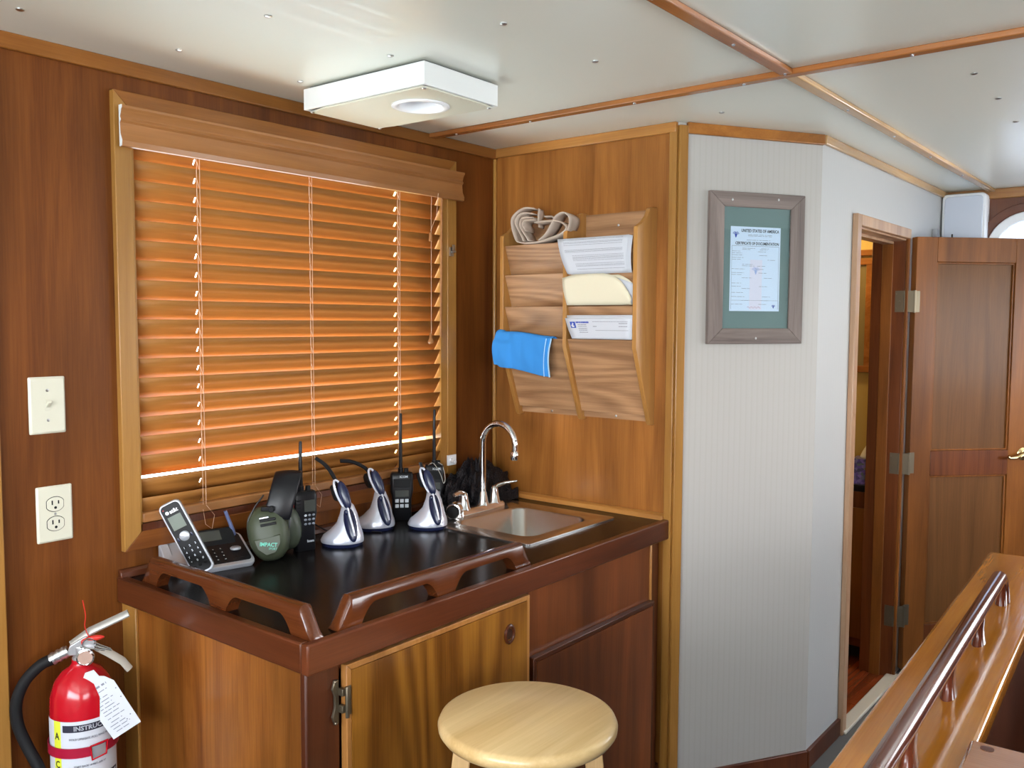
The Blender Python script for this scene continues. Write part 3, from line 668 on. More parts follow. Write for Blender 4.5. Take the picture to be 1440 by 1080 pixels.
# tan strap in the top left pocket
sp = thing('folded_strap', 'tan woven strap folded in loops in the top left pocket', 'strap', (-.07, -.25, 1.80))
def cp(px_, py_):     # crop coordinates -> y, z on the pocket plane
    u = 690+px_/6.545; v = 280+py_/6.545
    return (-.137-(u-707)*.00299, 1.816-(v-335)*.0023-(u-707)*.00016)
def catmull(p, n_=6):
    out = []
    for i in range(len(p)-1):
        p0, p1, p2, p3 = (Vector(p[max(i-1, 0)]), Vector(p[i]), Vector(p[i+1]), Vector(p[min(i+2, len(p)-1)]))
        for k in range(n_):
            t_ = k/n_; out.append(tuple(.5*((2*p1)+(-p0+p2)*t_+(2*p0-5*p1+4*p2-p3)*t_*t_+(-p0+3*p1-3*p2+p3)*t_**3)))
    out.append(tuple(p[-1])); return out
loops = [[(395, 90), (300, 85), (215, 140), (190, 220), (230, 370), (280, 412), (420, 408), (520, 380), (640, 330), (688, 275), (640, 222), (540, 208), (400, 222)],
         [(390, 140), (300, 130), (245, 170), (235, 240), (300, 395)], [(385, 175), (300, 175), (275, 220), (285, 280), (345, 392)], [(400, 195), (320, 200), (300, 240), (318, 300)],
         [(440, 388), (500, 330), (560, 235), (600, 165), (660, 135), (710, 165), (712, 230), (690, 300)], [(400, 85), (402, 260)], [(450, 160), (530, 165), (540, 215)]]
for lp in loops:
    yz = catmull([cp(*p) for p in lp]); n_ = len(yz)-1
    wd = .055 if len(lp) > 3 else .03
    b = B(); b.grid(lambda u, v: (.004-wd*v+.003*math.sin(9*u), yz[int(round(u*n_))][0]+.25+.002*math.sin(14*u+4*v), yz[int(round(u*n_))][1]-1.80+.004*v), n_, 3)
    b.build('strap_loop', STRAP, sp, solid=.004, ang=60)
# blue cloth over the left column
b = B()
def clothf(u, v):
    if v < .25: x, z = -.102+.0, 1.484+.008*(v/.25)
    elif v < .35: a = (v-.25)/.1*PI; x, z = -.112+.011*math.cos(a)-.0, 1.492+.006*math.sin(a)
    else: q_ = (v-.35)/.65; x, z = -.124-.012*math.sin(PI*q_*.9), 1.492-(.116+.012*u)*q_
    y = -.112-.238*u*(1-.02*v)+.008*(1-v)*(0 if v < .35 else 1)
    w_ = .003*math.sin(9*u+3*v)+.002*math.sin(21*u-7*v)
    if z < 1.46 and v > .35 and u < .3: x -= .006
    return (x-abs(w_)-.002, y-.012*(1-v)*(1 if v > .35 else 1), z+.004*math.sin(5*u)-.010*u+.008*(u < .08))
b.grid(clothf, 28, 24)
cloth = b.build('cleaning_cloth', CLOTH, None, solid=.004, sub=1, ang=60)
tag(cloth, 'bright blue microfibre cloth draped over the lower left pocket', 'cloth')
b = B(); b.tube([tuple(Vector(clothf(1, .36+.64*k/12))+Vector((-.0015, -.002, 0))) for k in range(13)], .0028, 6)
b.tube([tuple(Vector(clothf(.93, .36+.64*k/12))+Vector((-.004, 0, 0))) for k in range(13)], .0016, 6)
o = b.build('hem', CLOTHE, cloth)

# ------------------------------------------------------------------ framed certificate
fr = thing('framed_certificate', 'certificate in weathered grey frame with green mat on the cream angled wall', 'framed certificate', M=frame(dp(.2875, 1.704, 0), DX, (0, 0, 1), DN))
W2, H2 = .179, .240
for pts, m in (([(-W2, -H2), (-W2, H2), (-W2+.054, H2-.047), (-W2+.054, -H2+.05)], W_GREY), ([(W2, -H2), (W2-.054, -H2+.05), (W2-.054, H2-.047), (W2, H2)], W_GREY),
               ([(-W2, H2), (W2, H2), (W2-.054, H2-.047), (-W2+.054, H2-.047)], W_GREYX), ([(-W2, -H2), (-W2+.054, -H2+.05), (W2-.054, -H2+.05), (W2, -H2)], W_GREYX)):
    # local y is up here, so grain of the uprights runs along y
    B().prism(pts, 'z', .002, .017).build('frame_rail', m, fr, bevel=.002)
B().box(-W2+.03, W2-.03, -H2+.03, H2-.03, .002, .010).build('mat_board', MAT, fr)
px_, pz_ = -.004, -.001
pw, ph = .094, .134
b = B(); b.box(px_-pw, px_+pw, pz_-ph, pz_+ph, .010, .0108); paper = b.build('certificate', CERT, fr)
b = B(); b.box(px_-.020, px_+.026, pz_-ph+.004, pz_+.03, .0108, .0110); b.build('pink_band', CERTP, paper)
T = lambda x, y: Matrix.Translation((px_+x, pz_+y, .0109))
text('UNITED STATES OF AMERICA', .0135, INKD, paper, T(.016, .121), sx=.80, bold=.0003, depth=.0002)
text('CERTIFICATE OF DOCUMENTATION', .0125, INKD, paper, T(.006, .081), sx=.80, bold=.0003, depth=.0002)
random.seed(5)
b = B(); z_ = .0112
dashes(b, px_-.03, px_+.06, [pz_+.109, pz_+.105], .0012, z_); dashes(b, px_-.035, px_+.055, [pz_+.092], .0012, z_)
for y in (.066, .062, .056, .05, .044, .036, .030, .015, .01, .0, -.012, -.018, -.028, -.045, -.055, -.062, -.075, -.088, -.1, -.112):
    x_ = random.choice((-.088, -.088, -.05)); dashes(b, px_+x_, px_+x_+random.uniform(.03, .05), [pz_+y], .0011, z_)
    if random.random() < .6: x_ = random.uniform(0, .05); dashes(b, px_+x_, px_+x_+.03, [pz_+y], .0011, z_)
for q in ((-.089, .089, .0725, .0735), (-.089, .089, -.1, -.0993), (-.089, -.0884, -.128, .073), (.0884, .089, -.128, .073)): b.box(px_+q[0], px_+q[1], pz_+q[2], pz_+q[3], .0108, .0112)
b.build('fine_print', INK, paper, kind='stuff')
def eagle(b, cx, cy, s):
    for k in range(-4, 5):
        a = R(90+k*17)*1.0; b.prism([(cx, cy-.2*s), (cx+s*math.cos(a-.12), cy+s*.8*math.sin(a-.12)), (cx+s*math.cos(a+.02), cy+s*.8*math.sin(a+.02))], 'z', .0108, .0112) if k else None
    b.prism([(cx-.28*s, cy+.2*s), (cx+.28*s, cy+.2*s), (cx+.22*s, cy-.4*s), (cx, cy-.8*s), (cx-.22*s, cy-.4*s)], 'z', .0108, .0113)
    b.lathe([(.0005, .0), (.16*s, 0), (.0005, .0004)], 8, (cx, cy+.45*s, .0110))
b = B(); eagle(b, px_-.075, pz_+.108, .013); eagle(b, px_+.072, pz_-.119, .008); b.build('eagle_emblem', INKB, paper)
b = B(); eagle(b, px_+.002, pz_-.005, .016); b.build('watermark_emblem', pm('pale blue ink', (.40, .47, .78), .6), paper)
text('Christina', .010, pm('red ink', (.5, .12, .25), .6), paper, T(-.005, -.122), name='signature', sx=1, depth=.0002) if False else None
b = B(); b.tube([(px_-.028+.05*k/14, pz_-.122+.003*math.sin(k*1.7), .0111) for k in range(15)], .0005, 4); b.build('signature', pm('red ink', (.5, .12, .25), .6), paper)
B().box(-W2+.05, W2-.05, -H2+.046, H2-.044, .0135, .015).build('glass', GLASS, fr)
for x, y in ((-.098, .215), (.075, .222), (0, -.222)): B().ell((x, y, .0172), (.0035, .0045, .002), 8, 6).build('nail', SCREW, fr)

# ------------------------------------------------------------------ cordless phone base and handset
ph_ = thing('telephone_base', 'black and silver corded-style desk telephone base with keypad and stub antenna', 'telephone', (-1.228, -.073, .904), -13)
def slope(x, y): return .012+(y+.07)/.115*.055
b = B(); f_ = rrect(-.10, .10, -.07, .044, .014)
b.loft([[(x*.95, y*.95, 0) for x, y in f_], [(x, y, slope(x, y)*.6) for x, y in f_], [(x, y, slope(x, y)) for x, y in f_]]); b.build('housing', SILV, ph_, bevel=.001)
b = B(); f_ = rrect(-.030, .094, -.060, .040, .010)
b.loft([[(x, y, slope(x, y)-.002) for x, y in f_], [(x, y, slope(x, y)+.002) for x, y in f_]]); b.build('keypad_panel', BLACK, ph_, bevel=.001)
b = B(); b.prism([(.004, .048), (.008, .056), (.040, .086), (.045, .082), (.045, .02), (.008, .02)], 'x', -.045, .078); b.build('display_housing', BLACK, ph_, bevel=.004, seg=3)
b = B(); b.prism([(.0125, .0595), (.0345, .0802), (.0338, .0812), (.0118, .0605)], 'x', -.032, .042); b.build('display', LCDD, ph_)
mk = frame((0, 0, 0), (1, 0, 0), (0, .944, .33), (0, -.33, .944))
kk = 0
for r_ in range(4):
    for c_ in range(3):
        x, y = -.010+.019*c_, -.014-.0125*r_; b = B(); z = slope(x, y)+.002
        b.ell((x, y, z), (.0055, .0036, .0022), 10, 6); key = b.build('key', BLACKM, ph_)
        M = Matrix.Translation((x, y, z+.0023)) @ Euler((R(25), 0, 0)).to_matrix().to_4x4()
        text('123456789*0#'[kk], .007, KEYS, key, M, depth=.0002, bold=.0002); kk += 1
b = B()
for k in range(5): b.ell((.050+.0*k if False else -.02+.024*k, .006, slope(0, .006)+.001), (.006, .0022, .0015), 8, 5)
for k in range(3): b.ell((.055+.015*k, -.050, slope(0, -.05)+.002), (.005, .003, .0015), 8, 5)
b.build('function_keys', BLACKM, ph_)
x, y = .066, -.018; B().lathe([(.0135, 0), (.0135, .004), (.011, .006), (.0005, .0062)], 24, (x, y, slope(x, y)+.001)).build('navigation_dial', SILV, ph_)
b = B(); b.tube([(.085, .036, .045), (.080, .036, .075), (.062, .040, .128)], [.0065, .0055, .0045], 8); b.build('antenna', pm('blue grey antenna', (.14, .18, .36), .3, .2), ph_)
b = B(); b.prism([(-.03, .018), (-.026, .030), (.030, .066), (.036, .062), (.036, .02)], 'x', -.112, -.088); b.build('cradle', SILV, ph_, bevel=.003)
P0, P1 = Vector((-1.279, -.130, .921)), Vector((-1.338, -.066, 1.096))
zz = (P1-P0).normalized(); nn = Vector((-.62, -.78, 0)); nn = (nn-zz*nn.dot(zz)).normalized(); xx = zz.cross(nn)*-1
xx = (-nn).cross(zz)*-1 if False else zz.cross(-nn)*-1
if xx.x < 0: xx = -xx
hs = thing('cordless_handset', 'black cordless handset with grey screen and silver rim, standing in the telephone base', 'handset', M=frame(P0, xx, zz, xx.cross(zz)))
L_ = .196
b = B(); f_ = rrect(-.0275, .0275, -.014, L_-.014, .014, 6); f2_ = rrect(-.0255, .0255, -.012, L_-.016, .012, 6)
b.loft([[(x, y, -.018) for x, y in f2_], [(x, y, -.012) for x, y in f_], [(x, y, 0) for x, y in f_], [(x, y, .002) for x, y in f2_]]); b.build('shell', SILV, hs, ang=40)
b = B(); f_ = rrect(-.0235, .0235, -.008, L_-.018, .011, 6); b.loft([[(x, y, .001) for x, y in f_], [(x, y, .0045) for x, y in f_]]); b.build('face', BLACK, hs, bevel=.001)
B().box(-.0165, .0165, .112, .148, .0044, .0052).build('screen', LCD, hs, bevel=.0004)
text('at&t', .014, pm('white print', (.8, .8, .85), .5), hs, Matrix.Translation((.005, .159, .0047)), sx=.85, bold=.0004)
B().lathe([(.0005, .0), (.0045, 0), (.0045, .0006), (.0005, .0008)], 14, (-.0115, .159, .0045)).build('globe_emblem', WHITE, hs)
B().ell((-.017, .169, .0046), (.0015, .0015, .0008), 8, 5).build('message_light', REDP, hs)
B().lathe([(.0125, .004), (.0125, .0065), (.010, .0082), (.0005, .0084)], 24, (.0, .091, 0)).build('navigation_dial', SILV, hs)
kk = 0
for r_ in range(5):
    for c_ in range(3):
        x, y = -.0145+.0145*c_, .064-.0135*r_
        key = B().ell((x, y, .0047), (.0052, .0036, .0015), 10, 5).build('key', BLACKM, hs)
        if kk < 12: text('123456789*0#'[kk], .0075, KEYS, key, Matrix.Translation((x, y, .0063)), depth=.0002, bold=.0002)
        kk += 1
for sx_ in (-1, 1): B().ell((.017*sx_, .088, .0047), (.003, .006, .0012), 8, 5).build('soft_key', BLUEB, hs)

# ------------------------------------------------------------------ ear muffs
em = thing('ear_muffs', 'olive green electronic ear muffs with a black headband, right of the telephone', 'ear muffs', (-1.085, -.135, .904), -42)
def cupf(b, cx, cy, cz, s=1, lean=12):
    M0 = b.M; b.M = M0 @ Matrix.Translation((cx, cy, cz)) @ Euler((R(-lean), R(-10), 0)).to_matrix().to_4x4()
    rings = []
    for y, k in ((.026, .92), (.010, 1.0), (-.008, .98), (-.022, .86), (-.030, .66), (-.033, .30)):
        pts = []
        for i in range(28):
            a = 2*PI*i/28; ca, sa = math.cos(a), math.sin(a)
            x = .050*math.copysign(abs(ca)**.75, ca)*(1-.18*(sa < 0)*abs(sa)); z = .068*math.copysign(abs(sa)**.75, sa)
            pts.append((x*k*s, y*s, z*k*s))
        rings.append(pts)
    b.loft(rings); b.M = M0; return M0 @ Matrix.Translation((cx, cy, cz)) @ Euler((R(-lean), R(-10), 0)).to_matrix().to_4x4()
b = B(); Mc = cupf(b, 0, -.012, .072, 1.08); c1 = b.build('ear_cup', OLIVE, em, ang=40)
b = B(); b.M = Mc; b.prism([(-.030, .010), (.030, .016), (.033, .004), (.026, -.030), (.0, -.052), (-.026, -.034), (-.036, -.002)], 'y', -.0355, -.026); b.M = Matrix.Identity(4)
b.M = Mc @ Matrix.Translation((0, -.003, -.012)); b.v = []; b.f = []; b.m = []
b.prism([(-.036, .0), (.034, .004), (.032, -.020), (.016, -.042), (-.010, -.046), (-.030, -.026)], 'y', -.033, -.022); b.build('lower_plate', OLIVE, c1, bevel=.003)
b = B(); b.M = Mc; b.box(-.012, .028, -.039, -.028, .030, .037); b.box(-.012, .028, -.039, -.028, .018, .025); b.build('microphone_grille', BLACKM, c1, bevel=.001)
b = B(); b.M = Mc; b.box(-.012, .012, -.040, -.030, .038, .042); b.build('microphone_bar', SILV, c1, bevel=.001)
MT = Mc @ frame((.0, -.0368, -.030), (1, 0, 0), (0, 0, 1), (0, -1, 0)) @ Euler((0, 0, R(-14))).to_matrix().to_4x4()
text('IMPACT', .014, TEAL, c1, MT, sx=.9, bold=.0003)
text('SPORT', .008, TEAL, c1, MT @ Matrix.Translation((.012, -.010, 0)), sx=.9)
b = B(); b.M = Mc; b.ell((0, .034, 0), (.046, .014, .062), 20, 10); b.build('ear_cushion', BLACKM, c1)
b = B(); Mc2 = cupf(b, .034, .060, .068, .92, -4); b.build('ear_cup', OLIVED, em, ang=40)
b = B()
def bandf(u, v):
    a = PI*(v); yy = .030-.052*math.cos(a); zz = .105+.118*math.sin(a)
    return ((u-.5)*(.072+.0*v)+.020+.030*math.sin(a), yy-.004*math.cos(PI*(u-.5))*1, zz+.004*math.cos(PI*(u-.5)))
b.grid(bandf, 8, 20); b.build('headband', BLACK, em, solid=.009, sub=1, ang=60)
b = B(); b.tube([(-.048, -.03, .075), (-.050, -.02, .11), (-.032, -.018, .145), (-.01, -.024, .175)], .0022, 6); b.tube([(.048, -.02, .06), (.055, -.01, .1), (.05, .0, .13)], .0022, 6); b.build('spring_wire', BLACK, em)
b = B(); b.box(-.016, .018, -.036, -.024, .134, .146); b.cyl((.01, -.044, .140), (.01, -.028, .140), .008, 10); b.build('slider', BLACK, em, bevel=.002)

# ------------------------------------------------------------------ handheld radios
def radio(loc, rz, w_, h_, ant, label, style, aofs=-.25):
    o = thing('handheld_radio', label, 'radio', loc, rz, 'handheld radios')
    d_ = .034; b = B()
    rings = []
    for z, kx, ky in ((0, .80, .92), (.004, .84, 1), (h_*.45, .84, 1), (h_*.62, 1, 1.05), (h_*.93, 1, 1), (h_*.985, .94, .85), (h_, .88, .7)):
        rings.append([(x*kx, y*ky, z) for x, y in rrect(-w_/2, w_/2, -d_/2, d_/2, .008, 4)])
    b.loft(rings); b.build('body', BLACK, o, ang=40)
    ax = aofs*w_
    b = B(); b.tube([(ax, .004, h_-.002), (ax, .004, h_+.014)], .0085, 10); b.tube([(ax, .004, h_+.010), (ax, .004, ant*.6+h_*.4), (ax+.001, .004, ant-.004), (ax+.001, .004, ant)], [.0062, .005, .0045, .003], 10); b.build('antenna', BLACK, o)
    B().lathe([(.0075, 0), (.007, .014), (.0005, .0145)], 14, (w_*.20, .002, h_-.001)).build('knob', BLACKM, o)
    yf = -d_/2*1.05-.0006
    if style == 'A':
        B().box(-.006, .026, yf-.001, yf+.004, h_*.66, h_*.86).build('screen', LCDD, o, bevel=.0006)
        B().box(-w_/2-.0012, -w_/2+.002, -.012, .010, h_*.42, h_*.80).build('side_button', REDP, o, bevel=.0015)
        b = B()
        for k in range(5): b.box(-w_/2+.005, -w_/2+.018, yf, yf+.004, h_*.60+k*.010, h_*.60+k*.010+.004)
        b.build('speaker_slots', BLACKM, o, bevel=.0005)
        for r_ in range(3):
            for c_ in range(3): B().ell((-.002+.0115*c_, yf+.001, h_*.60-.012*r_), (.0045, .0015, .0035), 8, 5).build('key', pm('dim key', (.18, .20, .24), .4), o) if r_+c_ else B().ell((-.002+.0115*c_, yf+.001, h_*.60-.012*r_), (.0045, .0015, .0035), 8, 5).build('key', KEYS, o)
        ly = h_*.16
    else:
        B().box(-w_*.30, w_*.30, yf-.0008, yf+.004, h_*.50, h_*.64).build('screen', LCDD, o, bevel=.0006)
        B().box(-w_*.36, w_*.36, yf-.0008, yf+.004, h_*.70, h_*.88).build('speaker_grille', BLACKM, o, bevel=.001)
        for r_ in range(4):
            for c_ in range(3): B().box(-w_*.30+w_*.215*c_, -w_*.30+w_*.215*c_+w_*.16, yf-.0012+.003*(h_*.42-r_*.0165 < h_*.3), yf+.006, h_*.42-r_*.0165-.006, h_*.42-r_*.0165+.005).build('key', KEYS if style == 'B' else pm('dim key', (.18, .20, .24), .4), o, bevel=.001)
        ly = h_*.925
    text('ICOM' if style != 'A' else 'Icom', .010, KEYS, o, frame((.006 if style != 'A' else .012, yf-.0004 if style != 'A' else -d_/2-.0004, ly), (1, 0, 0), (0, 0, 1), (0, -1, 0)), bold=.0003)
    B().box(-.006, .006, d_/2-.002, d_/2+.006, h_*.5, h_*.9).build('belt_clip', BLACKM, o, bevel=.001)
    return o
radio((-.966, -.128, .904), -16, .066, .163, .300, 'black handheld radio with a red side button, between ear muffs and first headset', 'A', -.10)
radio((-.530, -.062, .904), -42, .072, .150, .338, 'black handheld radio with a white keypad, between the second and third headsets', 'B', -.04)
rc_ = radio((-.385, -.066, .904), -42, .062, .158, .340, 'black handheld radio with a grey wrist cord, behind the headset nearest the sink', 'C', .0)
b = B(); b.tube(catmull([(-.02, -.01, .158), (-.004, -.022, .165), (.018, -.024, .13), (.028, -.026, .10), (.034, -.02, .115), (.026, -.012, .155), (.012, -.004, .165)]), .0011, 5); b.build('wrist_cord', pm('grey cord', (.45, .42, .38), .7), rc_)

# ------------------------------------------------------------------ headsets in charging bases
def headset(loc, rz, k, which, band, lean=0):
    cb = thing('charging_base', 'white cone-shaped charging base with dark oval inlay, %s' % which, 'charger', loc, rz, 'headset charging bases')
    sec = [(.010, 0, 0, .060, .050), (.016, 0, 0, .061, .051), (.030, .003, 0, .056, .047), (.044, .010, .0, .044, .040), (.064, .017, .0, .032, .032), (.090, .018, .0, .024, .025), (.112, .016, .0, .017, .018), (.122, .013, .0, .009, .010)]
    b = B(); b.loft([[(cx+rx*math.cos(2*PI*i/28), cy+ry*math.sin(2*PI*i/28), z) for i in range(28)] for z, cx, cy, rx, ry in sec]); b.build('body', PEARL, cb, ang=60)
    B().lathe([(.056, 0), (.058, .003), (.058, .011), (.05, .012)], 28, (0, 0, 0), 1, .84).build('foot', BLUEB, cb)
    b = B(); b.M = Matrix.Translation((.028, -.029, .066)) @ Euler((R(-24), R(-17), 0)).to_matrix().to_4x4(); b.ell((0, 0, 0), (.0175, .0125, .054), 18, 12); b.build('inlay', BLUEB, cb)
    hd = thing('wireless_headset', 'black and silver headset resting on its charger, %s' % which, 'headset', loc, rz, 'wireless headsets')
    b = B(); b.M = Matrix.Translation((.010, -.022, .145)) @ Euler((R(-12), R(-22), 0)).to_matrix().to_4x4(); b.ell((0, 0, 0), (.0155, .011, .042), 18, 12); b.build('pod', BLUEB, hd)
    b = B(); P = [(.010-.004+.0135*math.cos(a)*1.0+.018*math.sin(a)*-1, -.031, .145+.043*math.sin(a)) for a in [R(60+300*k_/20) for k_ in range(12)]]
    b.tube(P, .0035, 7); b.build('silver_rim', PEARL, hd)
    b = B(); b.tube(catmull([(.022, -.038, .112), (.030, -.044, .085), (.038, -.049, .060), (.043, -.050, .036)]), .0036, 8); b.build('boom', PEARL, hd)
    b = B(); b.M = Matrix.Translation((-.016, -.004, .148)) @ Euler((0, R(72), R(20))).to_matrix().to_4x4(); b.lathe([(.001, -.012), (.019, -.011), (.024, -.006), (.024, .004), (.018, .008), (.001, .009)], 20); b.build('ear_pad', BLACKM, hd)
    b = B(); b.tube(catmull(band), .0062, 8, .6); b.build('headband', BLACK, hd)
    B().ell((.020, -.040, .100), (.008, .006, .008), 12, 8).build('button', BLUEB, hd)
headset((-.862, -.165, .904), -51, 1, 'beside the red-sided radio', [(-.012, 0, .165), (-.022, .002, .19), (-.045, .006, .222), (-.075, .012, .243)])
headset((-.672, -.092, .904), -45, 1, 'middle one of three', [(-.012, 0, .165), (-.03, .0, .187), (-.065, -.01, .206), (-.10, -.025, .212)])
headset((-.560, -.205, .904), -56, 1, 'nearest the sink', [(-.012, 0, .165), (-.016, .006, .178), (-.022, .010, .190), (-.024, .012, .198)])
b = B(); b.tube(catmull([(-.90, -.026, .965), (-.86, -.03, .945), (-.83, -.035, .925), (-.80, -.03, .912), (-.74, -.05, .9065), (-.70, -.15, .9065)]), .0018, 6)
tag(b.build('charger_cable', BLACKM), 'thin black charger cable behind the headsets', 'cable')

# ------------------------------------------------------------------ fire extinguisher
fe = thing('fire_extinguisher', 'red fire extinguisher with inspection tag hanging on the wood wall beside the cabinet', 'fire extinguisher', (-1.567, -.098, .36))
rb = .068
B().lathe([(.050, 0), (.062, .006), (rb, .02), (rb, .30), (.066, .335), (.056, .365), (.040, .385), (.024, .395), (.020, .402), (.020, .410), (.001, .411)], 40).build('cylinder', REDX, fe, ang=50)
def wrap(r_): return lambda p: (r_*math.sin(p.x/rb), -r_*math.cos(p.x/rb), p.y)
RW = Euler((0, 0, R(-38))).to_matrix().to_4x4()
def band(x0, x1, z0, z1, r_, mat, name, n_=24, kind=None):
    b = B(); b.M = RW; rr = []
    for rad, zz_ in ((r_-.0005, z0), (r_, z0), (r_, z1), (r_-.0005, z1)): pass
    b.add([(r_*math.sin((x0+(x1-x0)*i/n_)/rb), -r_*math.cos((x0+(x1-x0)*i/n_)/rb), z) for z in (z0, z1) for i in range(n_+1)], [(i, i+1, n_+2+i, n_+1+i) for i in range(n_)])
    return b.build(name, mat, fe)
lab = band(-.09, .105, .05, .292, rb+.0006, PAPER, 'label')
band(-.052, -.033, .05, .292, rb+.0010, YELL, 'yellow_stripe')
band(-.028, .105, .268, .284, rb+.0010, INKD, 'heading_strip')
b = B(); b.M = RW
text('INSTRUCTIONS', .014, PAPER, fe, RW @ Matrix.Translation((0, 0, .276)), bend=lambda p: wrap(rb+.0016)(Vector((p.x+.045, p.y, 0))), bold=.0005)
for ch, zz_ in (('A', .258), ('C', .194), ('B', .140)):
    text(ch, .022, INKD, fe, RW @ Matrix.Translation((0, 0, zz_)), bend=lambda p: wrap(rb+.0016)(Vector((p.x-.0425, p.y, 0))), sx=.8, bold=.0005)
text('HOLD UPRIGHT. PULL RING PIN', .0065, INK, fe, RW @ Matrix.Translation((0, 0, .252)), bend=lambda p: wrap(rb+.0014)(Vector((p.x+.028, p.y, 0))), bold=.0002, sx=.9)
text('START BACK 10 FEET. AIM AT', .0060, INK, fe, RW @ Matrix.Translation((0, 0, .190)), bend=lambda p: wrap(rb+.0014)(Vector((p.x+.028, p.y, 0))), bold=.0002, sx=.85)
text('BASE OF FIRE', .0060, INK, fe, RW @ Matrix.Translation((0, 0, .182)), bend=lambda p: wrap(rb+.0014)(Vector((p.x+.008, p.y, 0))), bold=.0002, sx=.85)
def wbox(b, x0, x1, z0, z1, r_):
    n_ = 5; b.add([(r_*math.sin((x0+(x1-x0)*i/n_)/rb), -r_*math.cos((x0+(x1-x0)*i/n_)/rb), z) for z in (z0, z1) for i in range(n_+1)], [(i, i+1, n_+2+i, n_+1+i) for i in range(n_)])
b = B(); b.M = RW
for x in (.000, .038, .075): wbox(b, x, x+.022, .135, .162, rb+.0010)
b.build('pictogram', INKD, fe)
b = B(); b.M = RW
for x in (.000, .038, .075): wbox(b, x+.004, x+.012, .139, .152, rb+.0014); wbox(b, x+.010, x+.018, .147, .158, rb+.0014)
b.build('pictogram_figure', PAPER, fe)
b = B(); b.M = RW; b.prism([(.020, .170), (.034, .176), (.030, .162)], 'y', -rb-.0016, -rb-.0006) if False else wbox(b, .026, .038, .166, .174, rb+.001); b.build('red_arrow', REDP, fe)
# bracket strap with buckle
b = B(); n_ = 36
for zc_, hh, rr_ in ((.222, .011, rb+.0035),):
    b.M = RW; b.loft([[(rr_*math.cos(2*PI*i/n_), rr_*math.sin(2*PI*i/n_), zc_-hh) for i in range(n_)], [((rr_+.0015)*math.cos(2*PI*i/n_), (rr_+.0015)*math.sin(2*PI*i/n_), zc_-hh) for i in range(n_)],
            [((rr_+.0015)*math.cos(2*PI*i/n_), (rr_+.0015)*math.sin(2*PI*i/n_), zc_+hh) for i in range(n_)], [(rr_*math.cos(2*PI*i/n_), rr_*math.sin(2*PI*i/n_), zc_+hh) for i in range(n_)]], cap=False)
b.build('strap', pm('crimson strap', (.38, .006, .035), .35), fe)
b = B(); b.M = RW; wbox(b, .030, .058, .206, .232, rb+.0065); b.build('buckle', SILV, fe)
b = B(); b.M = RW; b.tube([((rb+.008)*math.sin(x/rb), -(rb+.008)*math.cos(x/rb), z) for x, z in ((.027, .234), (.030, .203), (.058, .207), (.062, .236), (.027, .234))], .0022, 6); b.build('buckle_rim', REDX, fe)
B().box(-.015, .03, rb+.001, .0975, .03, .30).build('wall_bracket', BLACKM, fe)
# head in local coordinates (x right, z up)
vz = .41; VM = Euler((0, 0, R(-30))).to_matrix().to_4x4()
b = B(); b.M = VM; b.lathe([(.019, vz-.012), (.019, vz+.004), (.015, vz+.008), (.015, vz+.030), (.010, vz+.034)], 18); b.prism([(-.030, vz+.012), (-.022, vz+.034), (.010, vz+.052), (.030, vz+.048), (.030, vz+.020), (.0, vz+.010)], 'y', -.011, .011)
b.build('valve', pm('cast alloy', (.60, .60, .62), .35, .8), fe, bevel=.002)
b = B(); b.M = VM; b.tube([(-.020, 0, vz+.034), (.02, 0, vz+.060), (.070, 0, vz+.080), (.100, 0, vz+.092)], [.009, .010, .0095, .0095], 10, .55); b.build('top_lever', pm('grey lever', (.38, .36, .33), .4, .4), fe)
b = B(); b.M = VM; b.tube([(.020, 0, vz+.030), (.055, 0, vz+.006), (.085, 0, vz-.018), (.100, 0, vz-.040)], [.009, .0095, .0095, .009], 10, .5); b.build('carry_handle', pm('pale handle', (.42, .38, .32), .45), fe)
gz = vz+.008
b = B(); b.M = frame((-.002, -.024, gz), (.80, -.60, 0), (0, 0, 1), (-.60, -.80, 0)); b.lathe([(.001, -.012), (.010, -.012), (.010, -.004), (.019, -.002), (.019, .004), (.016, .005), (.016, .003), (.001, .003)], 24); g_ = b.build('gauge', CHROME, fe, ang=40)
b = B(); b.M = frame((-.002, -.024, gz), (.80, -.60, 0), (0, 0, 1), (-.60, -.80, 0)); b.lathe([(.001, .0034), (.0155, .0034), (.001, .0038)], 20); b.build('gauge_face', pm('gauge face', (.45, .30, .24), .4), g_)
b = B(); b.M = VM; b.tube([(.0, -.014, vz+.030), (.012, -.016, vz+.026), (.050, -.018, vz+.018)], .002, 6); b.tube([(.018+.014*math.cos(a), -.016, vz+.034+.014*math.sin(a)) for a in [2*PI*k/16 for k in range(17)]], .002, 6)
b.tube([(.028, -.018, vz+.038), (.062, -.018, vz+.020), (.064, -.018, vz+.016), (.028, -.018, vz+.030)], .0018, 6); b.build('safety_pin', CHROME, fe)
b = B(); b.M = VM; b.ell((.030, -.012, vz+.047), (.020, .006, .006), 12, 8); b.tube(catmull([(.018, -.010, vz+.048), (.010, -.010, vz+.075), (.012, -.010, vz+.10), (.007, -.010, vz+.135)]), .0012, 5); b.tube(catmull([(.018, -.014, vz+.05), (.004, -.016, vz+.045), (.004, -.016, vz+.035)]), .0014, 5)
b.build('seal_tie', REDP, fe)
b = B(); b.M = VM; b.tube([(-.062, 0, vz+.004), (-.045, 0, vz+.012), (-.026, 0, vz+.020)], .0125, 14)
for k in range(3): b.tube([(-.058+.011*k, 0, vz+.006+.005*k), (-.053+.011*k, 0, vz+.008+.005*k)], .0142, 14)
b.build('hose_fitting', pm('alloy fitting', (.62, .62, .64), .3, .9), fe, ang=50)
